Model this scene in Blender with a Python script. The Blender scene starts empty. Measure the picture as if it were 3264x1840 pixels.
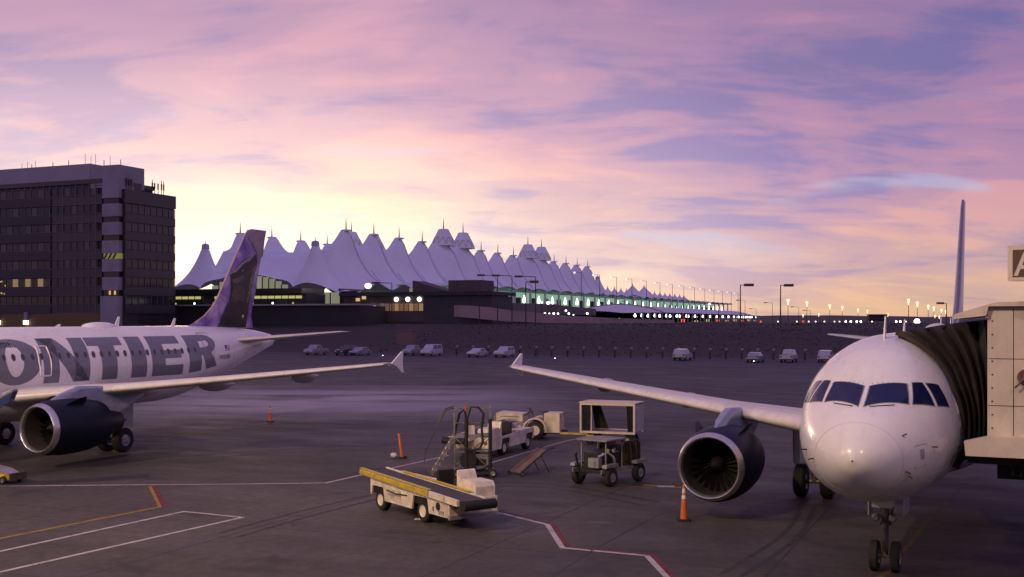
import bpy, bmesh, math, random
from mathutils import Vector, Matrix, noise as mnoise
R = math.radians
random.seed(7)
sc = bpy.context.scene
COL = sc.collection

# ------------------------------------------------------------------ camera
EYE = 6.24                      # eye height of the passenger at the lounge window
cam = bpy.data.cameras.new('camera'); camo = bpy.data.objects.new('camera', cam); COL.objects.link(camo)
camo.location = (0, 0, EYE); camo.rotation_euler = (R(90), 0, 0)
cam.sensor_width = 36; cam.lens = 39.7; cam.shift_y = 0.030
cam.clip_start = 0.1; cam.clip_end = 12000
sc.camera = camo
sc.render.engine = 'CYCLES'; sc.cycles.max_bounces = 6; sc.cycles.diffuse_bounces = 3; sc.cycles.transparent_max_bounces = 6
sc.view_settings.view_transform = 'Standard'; sc.view_settings.look = 'None'
sc.view_settings.exposure = 0.0; sc.view_settings.gamma = 1.0; sc.view_settings.use_curve_mapping = False

def lin(r, g, b):
    f = lambda c: (c/255/12.92 if c/255 <= .04045 else ((c/255+.055)/1.055)**2.4)
    return (f(r), f(g), f(b), 1)

# ------------------------------------------------------------------ world: dusk sky with lit cloud sheets
SUN_AZ = R(-17.5)               # seen from the camera, left of straight ahead
SUN_EL = R(1.5)
w = bpy.data.worlds.new('World'); sc.world = w; w.use_nodes = True
nt = w.node_tree; nt.nodes.clear()
def N(t, **k):
    n = nt.nodes.new(t)
    for a, b in k.items(): setattr(n, a, b)
    return n
def L(a, b): nt.links.new(a, b)
def math_(op, a, b=None, c=None, clamp=False):
    n = N('ShaderNodeMath', operation=op, use_clamp=clamp)
    for i, v in enumerate((a, b, c)):
        if v is None: continue
        if isinstance(v, (int, float)): n.inputs[i].default_value = v
        else: L(v, n.inputs[i])
    return n.outputs[0]
def mixc(fac, a, b, mode='MIX'):
    n = N('ShaderNodeMix', data_type='RGBA', blend_type=mode); n.clamp_factor = True
    for sock, v in ((n.inputs[0], fac), (n.inputs[6], a), (n.inputs[7], b)):
        if isinstance(v, (int, float)): sock.default_value = v
        elif isinstance(v, tuple): sock.default_value = v
        else: L(v, sock)
    return n.outputs[2]
def ramp(fac, stops, interp='LINEAR'):
    n = N('ShaderNodeValToRGB'); cr = n.color_ramp; cr.interpolation = interp
    while len(cr.elements) < len(stops): cr.elements.new(0.5)
    for e, (p, c) in zip(cr.elements, stops): e.position = p; e.color = c
    L(fac, n.inputs[0]); return n.outputs[0]
def g(v): return (v, v, v, 1)
tc = N('ShaderNodeTexCoord'); sep = N('ShaderNodeSeparateXYZ'); L(tc.outputs['Generated'], sep.inputs[0])
dx, dy, dz = sep.outputs
zc = math_('MAXIMUM', dz, 0.0)
# angular distance from the set sun, flattened vertically
sx, sy = math.sin(SUN_AZ), math.cos(SUN_AZ)
ax = math_('SUBTRACT', dx, sx); ay = math_('SUBTRACT', dy, sy); az = math_('SUBTRACT', dz, 0.03)
r2 = math_('ADD', math_('MULTIPLY', math_('ADD', math_('MULTIPLY', ax, ax), math_('MULTIPLY', ay, ay)), math_('ADD', .55, math_('MULTIPLY', .45, math_('MINIMUM', math_('MULTIPLY', math_('ADD', math_('MULTIPLY', ax, ax), math_('MULTIPLY', ay, ay)), 2.0), 1.0)))), math_('MULTIPLY', math_('MULTIPLY', az, az), 2.2))
rr = math_('SQRT', r2)
# cloud sheet coordinates: a horizontal layer high above
den = math_('ADD', zc, 0.20)
cu = math_('DIVIDE', dx, den); cv = math_('DIVIDE', dy, den)
cmb = N('ShaderNodeCombineXYZ'); L(cu, cmb.inputs[0]); L(cv, cmb.inputs[1])
def cloudnoise(scale, sx_, sy_, rot, detail, rough, dist, loc=(0,0,0)):
    mp = N('ShaderNodeMapping'); mp.inputs['Scale'].default_value = (sx_, sy_, 1); mp.inputs['Rotation'].default_value = (0, 0, rot); mp.inputs['Location'].default_value = loc
    L(cmb.outputs[0], mp.inputs[0])
    n = N('ShaderNodeTexNoise'); n.inputs['Scale'].default_value = scale; n.inputs['Detail'].default_value = detail
    n.inputs['Roughness'].default_value = rough; n.inputs['Distortion'].default_value = dist
    L(mp.outputs[0], n.inputs['Vector']); return n.outputs['Fac']
n1 = cloudnoise(1.05, 0.80, 0.72, R(22), 4, .5, .7, (4.3, 0.2, 0))
n2 = cloudnoise(2.6, 0.62, 0.95, R(16), 5, .55, .8, (0.4, 5.2, 0))
n3 = cloudnoise(2.4, 0.6, 1.0, R(-6), 3, .5, .5, (7.7, 2.3, 0))
n4 = cloudnoise(6.5, 0.45, 1.05, R(-8), 5, .6, .6, (2.2, 9.1, 0))
cl = math_('ADD', math_('ADD', math_('MULTIPLY', n1, 0.38), math_('MULTIPLY', n2, 0.44)), math_('MULTIPLY', n4, 0.18))
clf = ramp(cl, [(0.42, g(0)), (0.505, g(.5)), (0.60, g(1))], 'EASE')
elv = math_('MULTIPLY', zc, 1/0.29)
lit = ramp(elv, [(0, lin(246,198,150)), (.12, lin(246,192,162)), (.28, lin(240,176,176)), (.45, lin(234,164,178)), (.7, lin(218,152,178)), (1, lin(202,146,178)), ])
gap = ramp(elv, [(0, lin(206,170,164)), (.12, lin(192,158,180)), (.28, lin(168,144,192)), (.45, lin(150,130,188)), (.7, lin(132,118,174)), (1, lin(122,112,166))])
clf = math_('MULTIPLY', clf, ramp(elv, [(0, g(1)), (.35, g(1)), (.75, g(.80)), (1, g(.72))]))
sky = mixc(clf, gap, lit)
# brighter, creamier towards the set sun
glowp = ramp(rr, [(0, g(1)), (.10, g(1.0)), (.20, g(.72)), (.33, g(.38)), (.55, g(.10)), (.8, g(0))], 'EASE')
glowmod = math_('MULTIPLY', glowp, math_('ADD', 0.45, math_('MULTIPLY', clf, 0.55)))
glowcol = ramp(elv, [(0, lin(255,240,202)), (.14, lin(255,252,238)), (.32, lin(255,234,194)), (.55, lin(246,200,186)), (.8, lin(238,186,184)), (1, lin(234,182,182))])
sky = mixc(glowmod, sky, glowcol)
sky = mixc(math_('MULTIPLY', math_('POWER', glowp, 2.0), .22), sky, lin(255,246,232), 'ADD')
# pale blue openings low in the cloud sheet
op = ramp(n3, [(0.58, g(0)), (0.68, g(1))], 'EASE')
opel = ramp(elv, [(0.12, g(0)), (0.3, g(1)), (0.5, g(.9)), (.66, g(0))], 'EASE')
sky = mixc(math_('MULTIPLY', math_('MULTIPLY', op, opel), .5), sky, lin(200,208,236))
# dims away from the sunset, round to blue dusk behind the camera
away = ramp(math_('MULTIPLY', rr, 0.5), [(0.10, g(1)), (0.20, (.90,.89,.91,1)), (0.30, (.74,.74,.79,1)), (0.42, (.66,.69,.78,1)), (0.70, (.80,.88,1.06,1)), (1.0, (.78,.90,1.12,1))])
sky = mixc(1.0, sky, away, 'MULTIPLY')
# clear high air from the sky model, low sun
st = N('ShaderNodeTexSky', sky_type='NISHITA'); st.sun_disc = False
st.sun_elevation = SUN_EL; st.sun_rotation = SUN_AZ; st.altitude = 1600
nish = N('ShaderNodeVectorMath', operation='SCALE'); L(st.outputs[0], nish.inputs[0]); nish.inputs['Scale'].default_value = 0.012
skya = mixc(1.0, sky, nish.outputs[0], 'ADD')
bg = N('ShaderNodeBackground'); L(skya, bg.inputs[0]); bg.inputs[1].default_value = 1.1
wo = N('ShaderNodeOutputWorld'); L(bg.outputs[0], wo.inputs[0])

# last of the sun, below the cloud, behind the tents
sl = bpy.data.lights.new('sun', 'SUN'); sl.energy = 0.25; sl.angle = R(12); sl.color = (1, .72, .5)
so = bpy.data.objects.new('sun', sl); COL.objects.link(so)
sd = Vector((math.sin(SUN_AZ)*math.cos(R(3)), math.cos(SUN_AZ)*math.cos(R(3)), math.sin(R(3))))
so.rotation_euler = sd.to_track_quat('Z', 'Y').to_euler(); so.location = sd*200

# ------------------------------------------------------------------ materials
MATS = {}
def mat(name, col, rough=.6, metal=0, var=.10, scale=3.0, coat=0, bump=0, bscale=40, emit=None, estr=0, spec=.5, trans=0):
    if name in MATS: return MATS[name]
    m = bpy.data.materials.new(name); m.use_nodes = True; MATS[name] = m
    if emit: m.cycles.emission_sampling = 'NONE'
    t = m.node_tree; b = t.nodes['Principled BSDF']
    b.inputs['Roughness'].default_value = rough; b.inputs['Metallic'].default_value = metal
    b.inputs['Specular IOR Level'].default_value = spec
    if coat: b.inputs['Coat Weight'].default_value = coat; b.inputs['Coat Roughness'].default_value = .08
    if emit: b.inputs['Emission Color'].default_value = (*emit[:3], 1); b.inputs['Emission Strength'].default_value = estr
    if trans: b.inputs['Transmission Weight'].default_value = trans
    c = col if len(col) == 4 else (*col, 1)
    co = t.nodes.new('ShaderNodeTexCoord')
    n = t.nodes.new('ShaderNodeTexNoise'); n.inputs['Scale'].default_value = scale; n.inputs['Detail'].default_value = 6; n.inputs['Roughness'].default_value = .65
    t.links.new(co.outputs['Object'], n.inputs['Vector'])
    r = t.nodes.new('ShaderNodeValToRGB')
    lo = tuple(max(0, x*(1-2.2*var)) for x in c[:3]); hi = tuple(min(1, x*(1+1.2*var)) for x in c[:3])
    r.color_ramp.elements[0].position = .3; r.color_ramp.elements[0].color = (*lo, 1)
    r.color_ramp.elements[1].position = .62; r.color_ramp.elements[1].color = (*hi, 1)
    t.links.new(n.outputs['Fac'], r.inputs[0]); t.links.new(r.outputs[0], b.inputs['Base Color'])
    mr = t.nodes.new('ShaderNodeMapRange'); mr.inputs[3].default_value = max(.02, rough*.8); mr.inputs[4].default_value = min(1, rough*1.2)
    t.links.new(n.outputs['Fac'], mr.inputs[0]); t.links.new(mr.outputs[0], b.inputs['Roughness'])
    if bump:
        n2_ = t.nodes.new('ShaderNodeTexNoise'); n2_.inputs['Scale'].default_value = bscale; n2_.inputs['Detail'].default_value = 4
        t.links.new(co.outputs['Object'], n2_.inputs['Vector'])
        bp = t.nodes.new('ShaderNodeBump'); bp.inputs['Strength'].default_value = bump; bp.inputs['Distance'].default_value = .02
        t.links.new(n2_.outputs['Fac'], bp.inputs['Height']); t.links.new(bp.outputs[0], b.inputs['Normal'])
    return m

# ------------------------------------------------------------------ mesh helpers
class MB:
    def __init__(s): s.v = []; s.f = []
    def add(s, vs, fs):
        o = len(s.v); s.v += [tuple(x) for x in vs]; s.f += [tuple(i+o for i in f) for f in fs]; return s
    def box(s, x0, x1, y0, y1, z0, z1):
        return s.add([(x0,y0,z0),(x1,y0,z0),(x1,y1,z0),(x0,y1,z0),(x0,y0,z1),(x1,y0,z1),(x1,y1,z1),(x0,y1,z1)],
                     [(3,2,1,0),(4,5,6,7),(0,1,5,4),(1,2,6,5),(2,3,7,6),(3,0,4,7)])
    def bar(s, a, b, wd, ht=None, up=(0,0,1)):          # square bar between two points
        a = Vector(a); b = Vector(b); ht = ht or wd; d = (b-a).normalized(); u = Vector(up)
        if abs(d.dot(u)) > .98: u = Vector((1,0,0))
        x = d.cross(u).normalized(); y = x.cross(d)
        vs = []
        for p in (a, b):
            for sx_, sy_ in ((-1,-1),(1,-1),(1,1),(-1,1)): vs.append(p + x*sx_*wd/2 + y*sy_*ht/2)
        return s.add(vs, [(0,1,2,3),(7,6,5,4),(0,4,5,1),(1,5,6,2),(2,6,7,3),(3,7,4,0)])
    def tube(s, pts, rad, n=8, cap=True):
        pts = [Vector(p) for p in pts]; m = len(pts); rads = rad if isinstance(rad, (list, tuple)) else [rad]*m
        vs = []; fs = []; px_ = None
        for i, p in enumerate(pts):
            d = (pts[min(i+1, m-1)] - pts[max(i-1, 0)])
            if d.length < 1e-9: d = Vector((0,0,1))
            d.normalize()
            if px_ is None:
                u = Vector((0,0,1)) if abs(d.z) < .9 else Vector((1,0,0))
                px_ = d.cross(u).normalized()
            else:
                px_ = (px_ - d*px_.dot(d)).normalized()
            py_ = d.cross(px_)
            for k in range(n):
                a = 2*math.pi*k/n; vs.append(p + (px_*math.cos(a) + py_*math.sin(a))*rads[i])
        for i in range(m-1):
            for k in range(n):
                k2 = (k+1) % n; fs.append((i*n+k, i*n+k2, (i+1)*n+k2, (i+1)*n+k))
        if cap: fs.append(tuple(range(n-1, -1, -1))); fs.append(tuple((m-1)*n+k for k in range(n)))
        return s.add(vs, fs)
    def lathe(s, prof, n=24, axis='Z', o=(0,0,0), cap=False):   # prof: (axial, radius)
        vs = []; fs = []
        for a, r_ in prof:
            for k in range(n):
                t = 2*math.pi*k/n; c, q = r_*math.cos(t), r_*math.sin(t)
                p = {'Z': (c, q, a), 'X': (a, c, q), 'Y': (c, a, q)}[axis]
                vs.append((p[0]+o[0], p[1]+o[1], p[2]+o[2]))
        for i in range(len(prof)-1):
            for k in range(n):
                k2 = (k+1) % n; fs.append((i*n+k, i*n+k2, (i+1)*n+k2, (i+1)*n+k))
        if cap: fs.append(tuple(range(n-1, -1, -1))); fs.append(tuple((len(prof)-1)*n+k for k in range(n)))
        return s.add(vs, fs)
    def prism(s, poly, y0, y1, plane='XZ'):             # polygon in a plane, extruded along the third axis
        n = len(poly); vs = []
        for y in (y0, y1):
            for a, b in poly: vs.append({'XZ': (a, y, b), 'XY': (a, b, y), 'YZ': (y, a, b)}[plane])
        fs = [tuple(range(n)), tuple(range(2*n-1, n-1, -1))]
        for i in range(n): j = (i+1) % n; fs.append((i, i+n, j+n, j))
        return s.add(vs, fs)
    def grid(s, rows, close=False):                     # rows: list of equal-length point lists
        n = len(rows[0]); vs = [p for r_ in rows for p in r_]; fs = []
        for i in range(len(rows)-1):
            for k in range(n if close else n-1):
                k2 = (k+1) % n; fs.append((i*n+k, i*n+k2, (i+1)*n+k2, (i+1)*n+k))
        return s.add(vs, fs)
    def mesh(s, name, m, smooth=35, weld=False):
        me = bpy.data.meshes.new(name); me.from_pydata(s.v, [], s.f)
        b = bmesh.new(); b.from_mesh(me)
        if weld: bmesh.ops.remove_doubles(b, verts=b.verts, dist=1e-4)
        bmesh.ops.recalc_face_normals(b, faces=b.faces); b.to_mesh(me); b.free()
        if smooth:
            me.polygons.foreach_set('use_smooth', [True]*len(me.polygons)); me.set_sharp_from_angle(angle=R(smooth))
        me.materials.append(m); me.update(); return me
    def build(s, name, m, parent=None, smooth=35, loc=(0,0,0), rz=0, weld=False):
        return place(s.mesh(name, m, smooth, weld), name, parent, loc, rz)
def place(me, name, parent=None, loc=(0,0,0), rz=0, rot=None):
    o = bpy.data.objects.new(name, me); COL.objects.link(o); o.parent = parent
    o.location = loc; o.rotation_euler = rot if rot else (0,0,rz); return o
def tag(o, label=None, cat=None, group=None, kind=None):
    if label: o['label'] = label
    if cat: o['category'] = cat
    if group: o['group'] = group
    if kind: o['kind'] = kind
    return o
def thing(name, label, cat, loc=(0,0,0), rz=0, group=None):
    o = bpy.data.objects.new(name, None); COL.objects.link(o); o.location = loc; o.rotation_euler = (0,0,rz)
    o.empty_display_size = .3
    return tag(o, label, cat, group)
def copy_tree(o, parent=None):
    c = o.copy(); COL.objects.link(c); c.parent = parent
    for ch in list(o.children): copy_tree(ch, c)
    return c
def text_geo(body, size=1.0, extr=0.0):
    cu_ = bpy.data.curves.new('t', 'FONT'); cu_.body = body; cu_.size = size; cu_.resolution_u = 2; cu_.extrude = extr; cu_.offset = .012*size
    ob = bpy.data.objects.new('t', cu_); COL.objects.link(ob)
    dg = bpy.context.evaluated_depsgraph_get(); me = bpy.data.meshes.new_from_object(ob.evaluated_get(dg))
    vs = [v.co.copy() for v in me.vertices]; fs = [tuple(p.vertices) for p in me.polygons]
    bpy.data.objects.remove(ob); bpy.data.curves.remove(cu_); bpy.data.meshes.remove(me)
    return vs, fs
def ground(px_, py_):            # a point of the apron read off the survey of the photograph
    Y = 3600*EYE/(py_-1018.0); return ((px_-1632)/3600*Y, Y)
ORD = ['first', 'second', 'third', 'fourth', 'fifth', 'sixth', 'seventh', 'eighth', 'ninth', 'tenth', 'eleventh', 'twelfth', 'thirteenth', 'fourteenth', 'fifteenth', 'sixteenth', 'seventeenth', 'eighteenth', 'nineteenth', 'twentieth', 'twenty-first', 'twenty-second', 'twenty-third', 'twenty-fourth', 'twenty-fifth', 'twenty-sixth', 'twenty-seventh']
# airport grid: everything is built on one axis, 23 degrees off the view
FLOOD = 28000.0
GA = R(66.5); GX = (math.cos(GA), math.sin(GA)); HX = (-GX[1], GX[0])
def grd(s, w_, z=0): return (GX[0]*s + HX[0]*w_, GX[1]*s + HX[1]*w_, z)
# ================================================================== THE SETTING
# ---- apron concrete
def ground_mat():
    m = bpy.data.materials.new('apron_concrete'); m.use_nodes = True; t = m.node_tree; b = t.nodes['Principled BSDF']
    def n_(ty, **k):
        n = t.nodes.new(ty)
        for a, v in k.items(): setattr(n, a, v)
        return n
    def lk(a, c): t.links.new(a, c)
    ge = n_('ShaderNodeNewGeometry')
    mp = n_('ShaderNodeMapping'); mp.inputs['Rotation'].default_value = (0, 0, -GA); lk(ge.outputs['Position'], mp.inputs[0])
    def noise(scale, sc3, detail=6, rough=.6, src=None, dist=0):
        mm = n_('ShaderNodeMapping'); mm.inputs['Scale'].default_value = sc3; lk(src or mp.outputs[0], mm.inputs[0])
        q = n_('ShaderNodeTexNoise'); q.inputs['Scale'].default_value = scale; q.inputs['Detail'].default_value = detail; q.inputs['Roughness'].default_value = rough; q.inputs['Distortion'].default_value = dist
        lk(mm.outputs[0], q.inputs['Vector']); return q.outputs['Fac']
    def rmp(f, stops):
        q = n_('ShaderNodeValToRGB'); cr = q.color_ramp
        while len(cr.elements) < len(stops): cr.elements.new(.5)
        for e, (p, c) in zip(cr.elements, stops): e.position = p; e.color = c
        lk(f, q.inputs[0]); return q.outputs[0]
    def mx(f, a, c, mode='MIX'):
        q = n_('ShaderNodeMix', data_type='RGBA', blend_type=mode)
        for so_, v in ((q.inputs[0], f), (q.inputs[6], a), (q.inputs[7], c)):
            if isinstance(v, (int, float)): so_.default_value = v
            elif isinstance(v, tuple): so_.default_value = v
            else: lk(v, so_)
        return q.outputs[2]
    def mt(op, a, c, cl=False):
        q = n_('ShaderNodeMath', operation=op); q.use_clamp = cl
        for i, v in enumerate((a, c)):
            if isinstance(v, (int, float)): q.inputs[i].default_value = v
            else: lk(v, q.inputs[i])
        return q.outputs[0]
    big = noise(.07, (1, 1, 1), 5)
    base = rmp(big, [(.33, (.038, .034, .031, 1)), (.68, (.088, .078, .070, 1))])
    fine = noise(2.6, (1, 1, 1), 8, .75)
    base = mx(.85, base, rmp(fine, [(.3, g(.5)), (.7, g(1.3))]), 'MULTIPLY')
    grain = noise(14, (1, 1, 1), 4, .8)
    base = mx(.6, base, rmp(grain, [(.3, g(.6)), (.7, g(1.3))]), 'MULTIPLY')
    # traffic streaks across the stands
    streak = noise(.16, (1.0, .09, 1), 6, .62, dist=.4)
    base = mx(.8, base, rmp(streak, [(.34, g(.45)), (.47, g(.95)), (.60, g(1.05)), (.72, g(1.35))]), 'MULTIPLY')
    streak2 = noise(.5, (1.0, .06, 1), 5, .6, src=ge.outputs['Position'])
    # oil and de-icer stains
    st_ = noise(.33, (1, 1, 1), 4, .5, dist=1.2)
    base = mx(rmp(st_, [(.60, g(0)), (.70, g(.75))]), base, (.028, .023, .024, 1))
    # dried salt and frost swept across the far stand
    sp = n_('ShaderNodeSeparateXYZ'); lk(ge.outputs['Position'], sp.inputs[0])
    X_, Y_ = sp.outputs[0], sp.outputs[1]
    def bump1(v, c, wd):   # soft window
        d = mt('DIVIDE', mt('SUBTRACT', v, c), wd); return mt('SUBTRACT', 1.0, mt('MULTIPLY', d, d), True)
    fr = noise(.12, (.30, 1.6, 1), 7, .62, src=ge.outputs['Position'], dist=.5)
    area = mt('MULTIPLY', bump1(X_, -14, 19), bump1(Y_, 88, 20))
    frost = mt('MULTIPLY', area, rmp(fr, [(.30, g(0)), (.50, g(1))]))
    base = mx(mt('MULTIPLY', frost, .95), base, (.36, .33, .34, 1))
    sp_small = noise(.45, (.35, 1, 1), 3, .5, src=ge.outputs['Position'])
    base = mx(mt('MULTIPLY', rmp(sp_small, [(.70, g(0)), (.76, g(1))]), .30), base, (.26, .24, .26, 1))
    # slab joints on the airport grid
    sg = n_('ShaderNodeSeparateXYZ'); lk(mp.outputs[0], sg.inputs[0])
    jo = None
    for ax_ in (0, 1):
        fr_ = mt('FRACT', mt('MULTIPLY', mt('ADD', sg.outputs[ax_], 2.35), 1/7.62), 0)
        d = mt('ABSOLUTE', mt('SUBTRACT', fr_, .5), 0)
        l = mt('GREATER_THAN', d, .4955)
        jo = l if jo is None else mt('MAXIMUM', jo, l)
    base = mx(mt('MULTIPLY', jo, .8), base, (.02, .018, .018, 1))
    lk(base, b.inputs['Base Color'])
    lk(rmp(noise(.5, (1, .4, 1), 5), [(.3, g(.55)), (.7, g(.85))]), b.inputs['Roughness'])
    b.inputs['Specular IOR Level'].default_value = .38
    bp = n_('ShaderNodeBump'); bp.inputs['Strength'].default_value = .35; bp.inputs['Distance'].default_value = .01
    hh = mt('SUBTRACT', noise(9, (1, 1, 1), 6, .7), jo); lk(hh, bp.inputs['Height']); lk(bp.outputs[0], b.inputs['Normal'])
    return m
M_apron = ground_mat()
def quadsheet(name, pts, m, kind='structure'):
    o = MB().add(pts, [tuple(range(len(pts)))]).build(name, m, smooth=0)
    if kind: o['kind'] = kind
    return o
quadsheet('apron', [grd(-120, -220), grd(149, -220), grd(149, 260), grd(-120, 260)], M_apron)
M_road = mat('road_asphalt', (.048, .044, .052), .8, var=.16, scale=.25, bump=.3, bscale=3)
quadsheet('service_road', [grd(146, -260, .004), grd(166, -260, .004), grd(166, 320, .004), grd(146, 320, .004)], M_road)
M_lot = mat('lot_asphalt', (.038, .032, .036), .85, var=.2, scale=.3)
quadsheet('parking_lot', [grd(165.8, -260, .008), grd(181, -260, .008), grd(181, 320, .008), grd(165.8, 320, .008)], M_lot)
# kerb between apron shoulder and road
MB().add(*(lambda: ([grd(s_, w_, z) for w_ in (-220, 260) for s_, z in ((145.4, .01), (145.4, .12), (145.75, .12), (145.75, .01))],
     [(0,1,5,4),(1,2,6,5),(2,3,7,6),(0,3,2,1),(4,5,6,7)]))()).build('kerb', mat('kerb_concrete', (.16,.14,.15), .8))['kind'] = 'structure'
# ---- ground rising behind the lot, out to the horizon
def terrain_z(s, w_):
    a = max(0, min(1, (s-178)/75)); a = a*a*(3-2*a)
    z = 5.0*a
    nz = mnoise.noise(Vector((s*.03, w_*.012, 1.3)))*.55 + mnoise.noise(Vector((s*.11, w_*.05, 4.1)))*.22
    z += nz*min(1, a*1.4)
    far = max(0, min(1, (s-1500)/3500)); z += far*9*(.6+.4*mnoise.noise(Vector((s*.0009, w_*.0007, 0))))
    return z
M_grass = mat('dry_grass', (.026, .0175, .0130), .95, var=.38, scale=.22, bump=.8, bscale=2.2)
def terrain():
    ss = [180 + 3.2*i for i in range(33)] + [300, 340, 400, 480, 600, 800, 1100, 1500, 2000, 2700, 3600, 4800, 6500]
    rows = []
    for i, s_ in enumerate(ss):
        span = 330 + max(0, s_-280)*1.6; row = []
        for k in range(91):
            w_ = -span + 2*span*k/90; row.append(grd(s_, w_, terrain_z(s_, w_) + (.002 if i == 0 else 0)))
        rows.append(row)
    o = MB().grid(rows).build('grass_embankment', M_grass, smooth=60); o['kind'] = 'structure'; return o
terrain()
quadsheet('ground', [(-3000, -600, -.25), (3000, -600, -.25), (3000, 260, -.25), (-3000, 260, -.25)], M_grass)
# dry grass tufts on the bank, nobody could count them
def tufts():
    mb = MB(); rnd = random.Random(3)
    for i in range(9000):
        s_ = 181 + rnd.random()**.8*95; w_ = -170 + rnd.random()*290
        x, y, _ = grd(s_, w_); z = terrain_z(s_, w_)
        h = .07 + rnd.random()*.13; a = rnd.random()*6.28; c, q = math.cos(a), math.sin(a); wd = .10 + rnd.random()*.16
        mb.add([(x-c*wd, y-q*wd, z-.05), (x+c*wd, y+q*wd, z-.05), (x+c*wd*.5+rnd.uniform(-.2,.2), y+q*wd*.5, z+h), (x-c*wd*.7, y-q*wd*.7, z+h*.8)], [(0,1,2,3)])
    o = mb.build('grass_tufts', mat('straw', (.046, .031, .023), .95, var=.3, scale=.5), smooth=0)
    tag(o, 'dry brown grass tufts covering the dark bank behind the parked cars', 'grass', kind='stuff')
tufts()
# low far hills on the skyline
def hills():
    rows = [[], [], []]
    for k in range(121):
        a = R(-50 + 100*k/120); d = 5600
        h = 14 + 16*mnoise.noise(Vector((a*6, 2.0, 0))) + 7*mnoise.noise(Vector((a*25, 5.0, 0)))
        h *= (1 if a > 0 else .6)
        for j, (dd, hz) in enumerate(((d-500, -5), (d, max(3, h)+6), (d+900, -5))):
            rows[j].append((math.sin(a)*dd, math.cos(a)*dd, hz))
    o = MB().grid(rows).build('hills', mat('far_hill', (.055, .045, .06), .95, var=.2, scale=.004)); o['kind'] = 'structure'
hills()

# ---- painted apron markings: flat paint sheets 4-12 mm above the slab
def strip(mb, pts, wd, off=0.0, z=.004):
    P = [Vector((p[0], p[1], 0)) for p in pts]; n = len(P); Lf = []; Rt = []
    for i in range(n):
        if i == 0: d = (P[1]-P[0]).normalized(); nn = Vector((-d.y, d.x, 0)); k = 1
        elif i == n-1: d = (P[-1]-P[-2]).normalized(); nn = Vector((-d.y, d.x, 0)); k = 1
        else:
            d1 = (P[i]-P[i-1]).normalized(); d2 = (P[i+1]-P[i]).normalized()
            n1_ = Vector((-d1.y, d1.x, 0)); n2_ = Vector((-d2.y, d2.x, 0)); nn = (n1_+n2_).normalized(); k = 1/max(.35, nn.dot(n1_))
        Lf.append(P[i] + nn*(off+wd/2)*k); Rt.append(P[i] + nn*(off-wd/2)*k)
    for i in range(n-1):
        mb.add([(Lf[i].x, Lf[i].y, z), (Rt[i].x, Rt[i].y, z), (Rt[i+1].x, Rt[i+1].y, z), (Lf[i+1].x, Lf[i+1].y, z)], [(0,1,2,3)])
def paint_mat(name, col):
    m = mat(name, col, .7, var=.05); t = m.node_tree; b = t.nodes['Principled BSDF']
    out = t.nodes['Material Output']; ge = t.nodes.new('ShaderNodeNewGeometry')
    n = t.nodes.new('ShaderNodeTexNoise'); n.inputs['Scale'].default_value = 2.2; n.inputs['Detail'].default_value = 9; n.inputs['Roughness'].default_value = .8
    t.links.new(ge.outputs['Position'], n.inputs['Vector'])
    r = t.nodes.new('ShaderNodeValToRGB'); r.color_ramp.elements[0].position = .34; r.color_ramp.elements[1].position = .48
    r.color_ramp.elements[0].color = g(.12); r.color_ramp.elements[1].color = g(.92)
    t.links.new(n.outputs['Fac'], r.inputs[0])
    tr = t.nodes.new('ShaderNodeBsdfTransparent'); mx = t.nodes.new('ShaderNodeMixShader')
    t.links.new(r.outputs[0], mx.inputs[0]); t.links.new(tr.outputs[0], mx.inputs[1]); t.links.new(b.outputs[0], mx.inputs[2]); t.links.new(mx.outputs[0], out.inputs[0])
    return m
MW = paint_mat('white_line_paint', (.38, .36, .38)); MR = paint_mat('red_line_paint', (.12, .018, .022)); MY = paint_mat('yellow_line_paint', (.26, .16, .02))
def line(name, px_pts, wd, m, off=0, z=.004):
    mb = MB(); strip(mb, [ground(*p) for p in px_pts], wd, off, z); o = mb.build(name, m, smooth=0); o['kind'] = 'structure'; return o
stand_edge = [(-420, 1556), (100, 1549), (811, 1543), (1039, 1540), (1406, 1457), (1580, 1468-2), (1783, 1411), (1960, 1372)]
stand_edge = [(-420, 1556), (100, 1549), (811, 1543), (1039, 1540), (1406, 1457), (1640, 1449), (1793, 1411)]
line('white_stand_line', [(-420, 1556), (100, 1549), (811, 1543), (1039, 1540), (1430, 1452)], .16, MW)
line('red_stand_line', [(-420, 1556), (100, 1549), (811, 1543), (1039, 1540), (1430, 1452)], .10, MR, .14)
line('white_stand_line', [(1540, 1483), (1790, 1410), (1900, 1384)], .14, MW)
line('white_bay_line', [(-500, 1877), (0, 1758), (586, 1631), (772, 1650), (0, 1824), (-500, 1950)], .15, MW)
line('yellow_stand_line', [(-500, 1820), (0, 1717), (512, 1616), (479, 1550)], .16, MY)
line('red_stand_line', [(520, 1618), (487, 1551)], .20, MR, -.06, .005)
zig = [(1500, 1612), (1594, 1636), (1745, 1673), (1793, 1747), (2062, 1772), (2135, 1850), (2260, 1990)]
line('white_zigzag_line', zig, .16, MW)
line('red_zigzag_line', zig, .16, MR, .17)
line('yellow_taxi_line', [(520, 1398), (861, 1347), (1010, 1341)], .22, MY)
line('yellow_taxi_line', [(1795, 1530), (1840, 1533), (2010, 1552), (2080, 1556)], .12, MY)
line('yellow_taxi_line', [(2050, 1546), (2120, 1552), (2190, 1555), (2260, 1560)], .30, MY)
line('white_number_patch', [(2095, 1551), (2150, 1552)], .45, MW, z=.008)
line('crack_seal', [(1690, 1880), (1900, 1748), (2106, 1637), (2216, 1578), (2330, 1520)], .05, mat('crack_tar', (.012,.011,.012), .5), z=.006)
M_worn = paint_mat('worn_yellow_paint', (.10, .065, .02)); line('yellow_lead_in_line', [(2700, 1900), (2823, 1830), (2960, 1660), (3060, 1560)], .15, M_worn)
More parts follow.
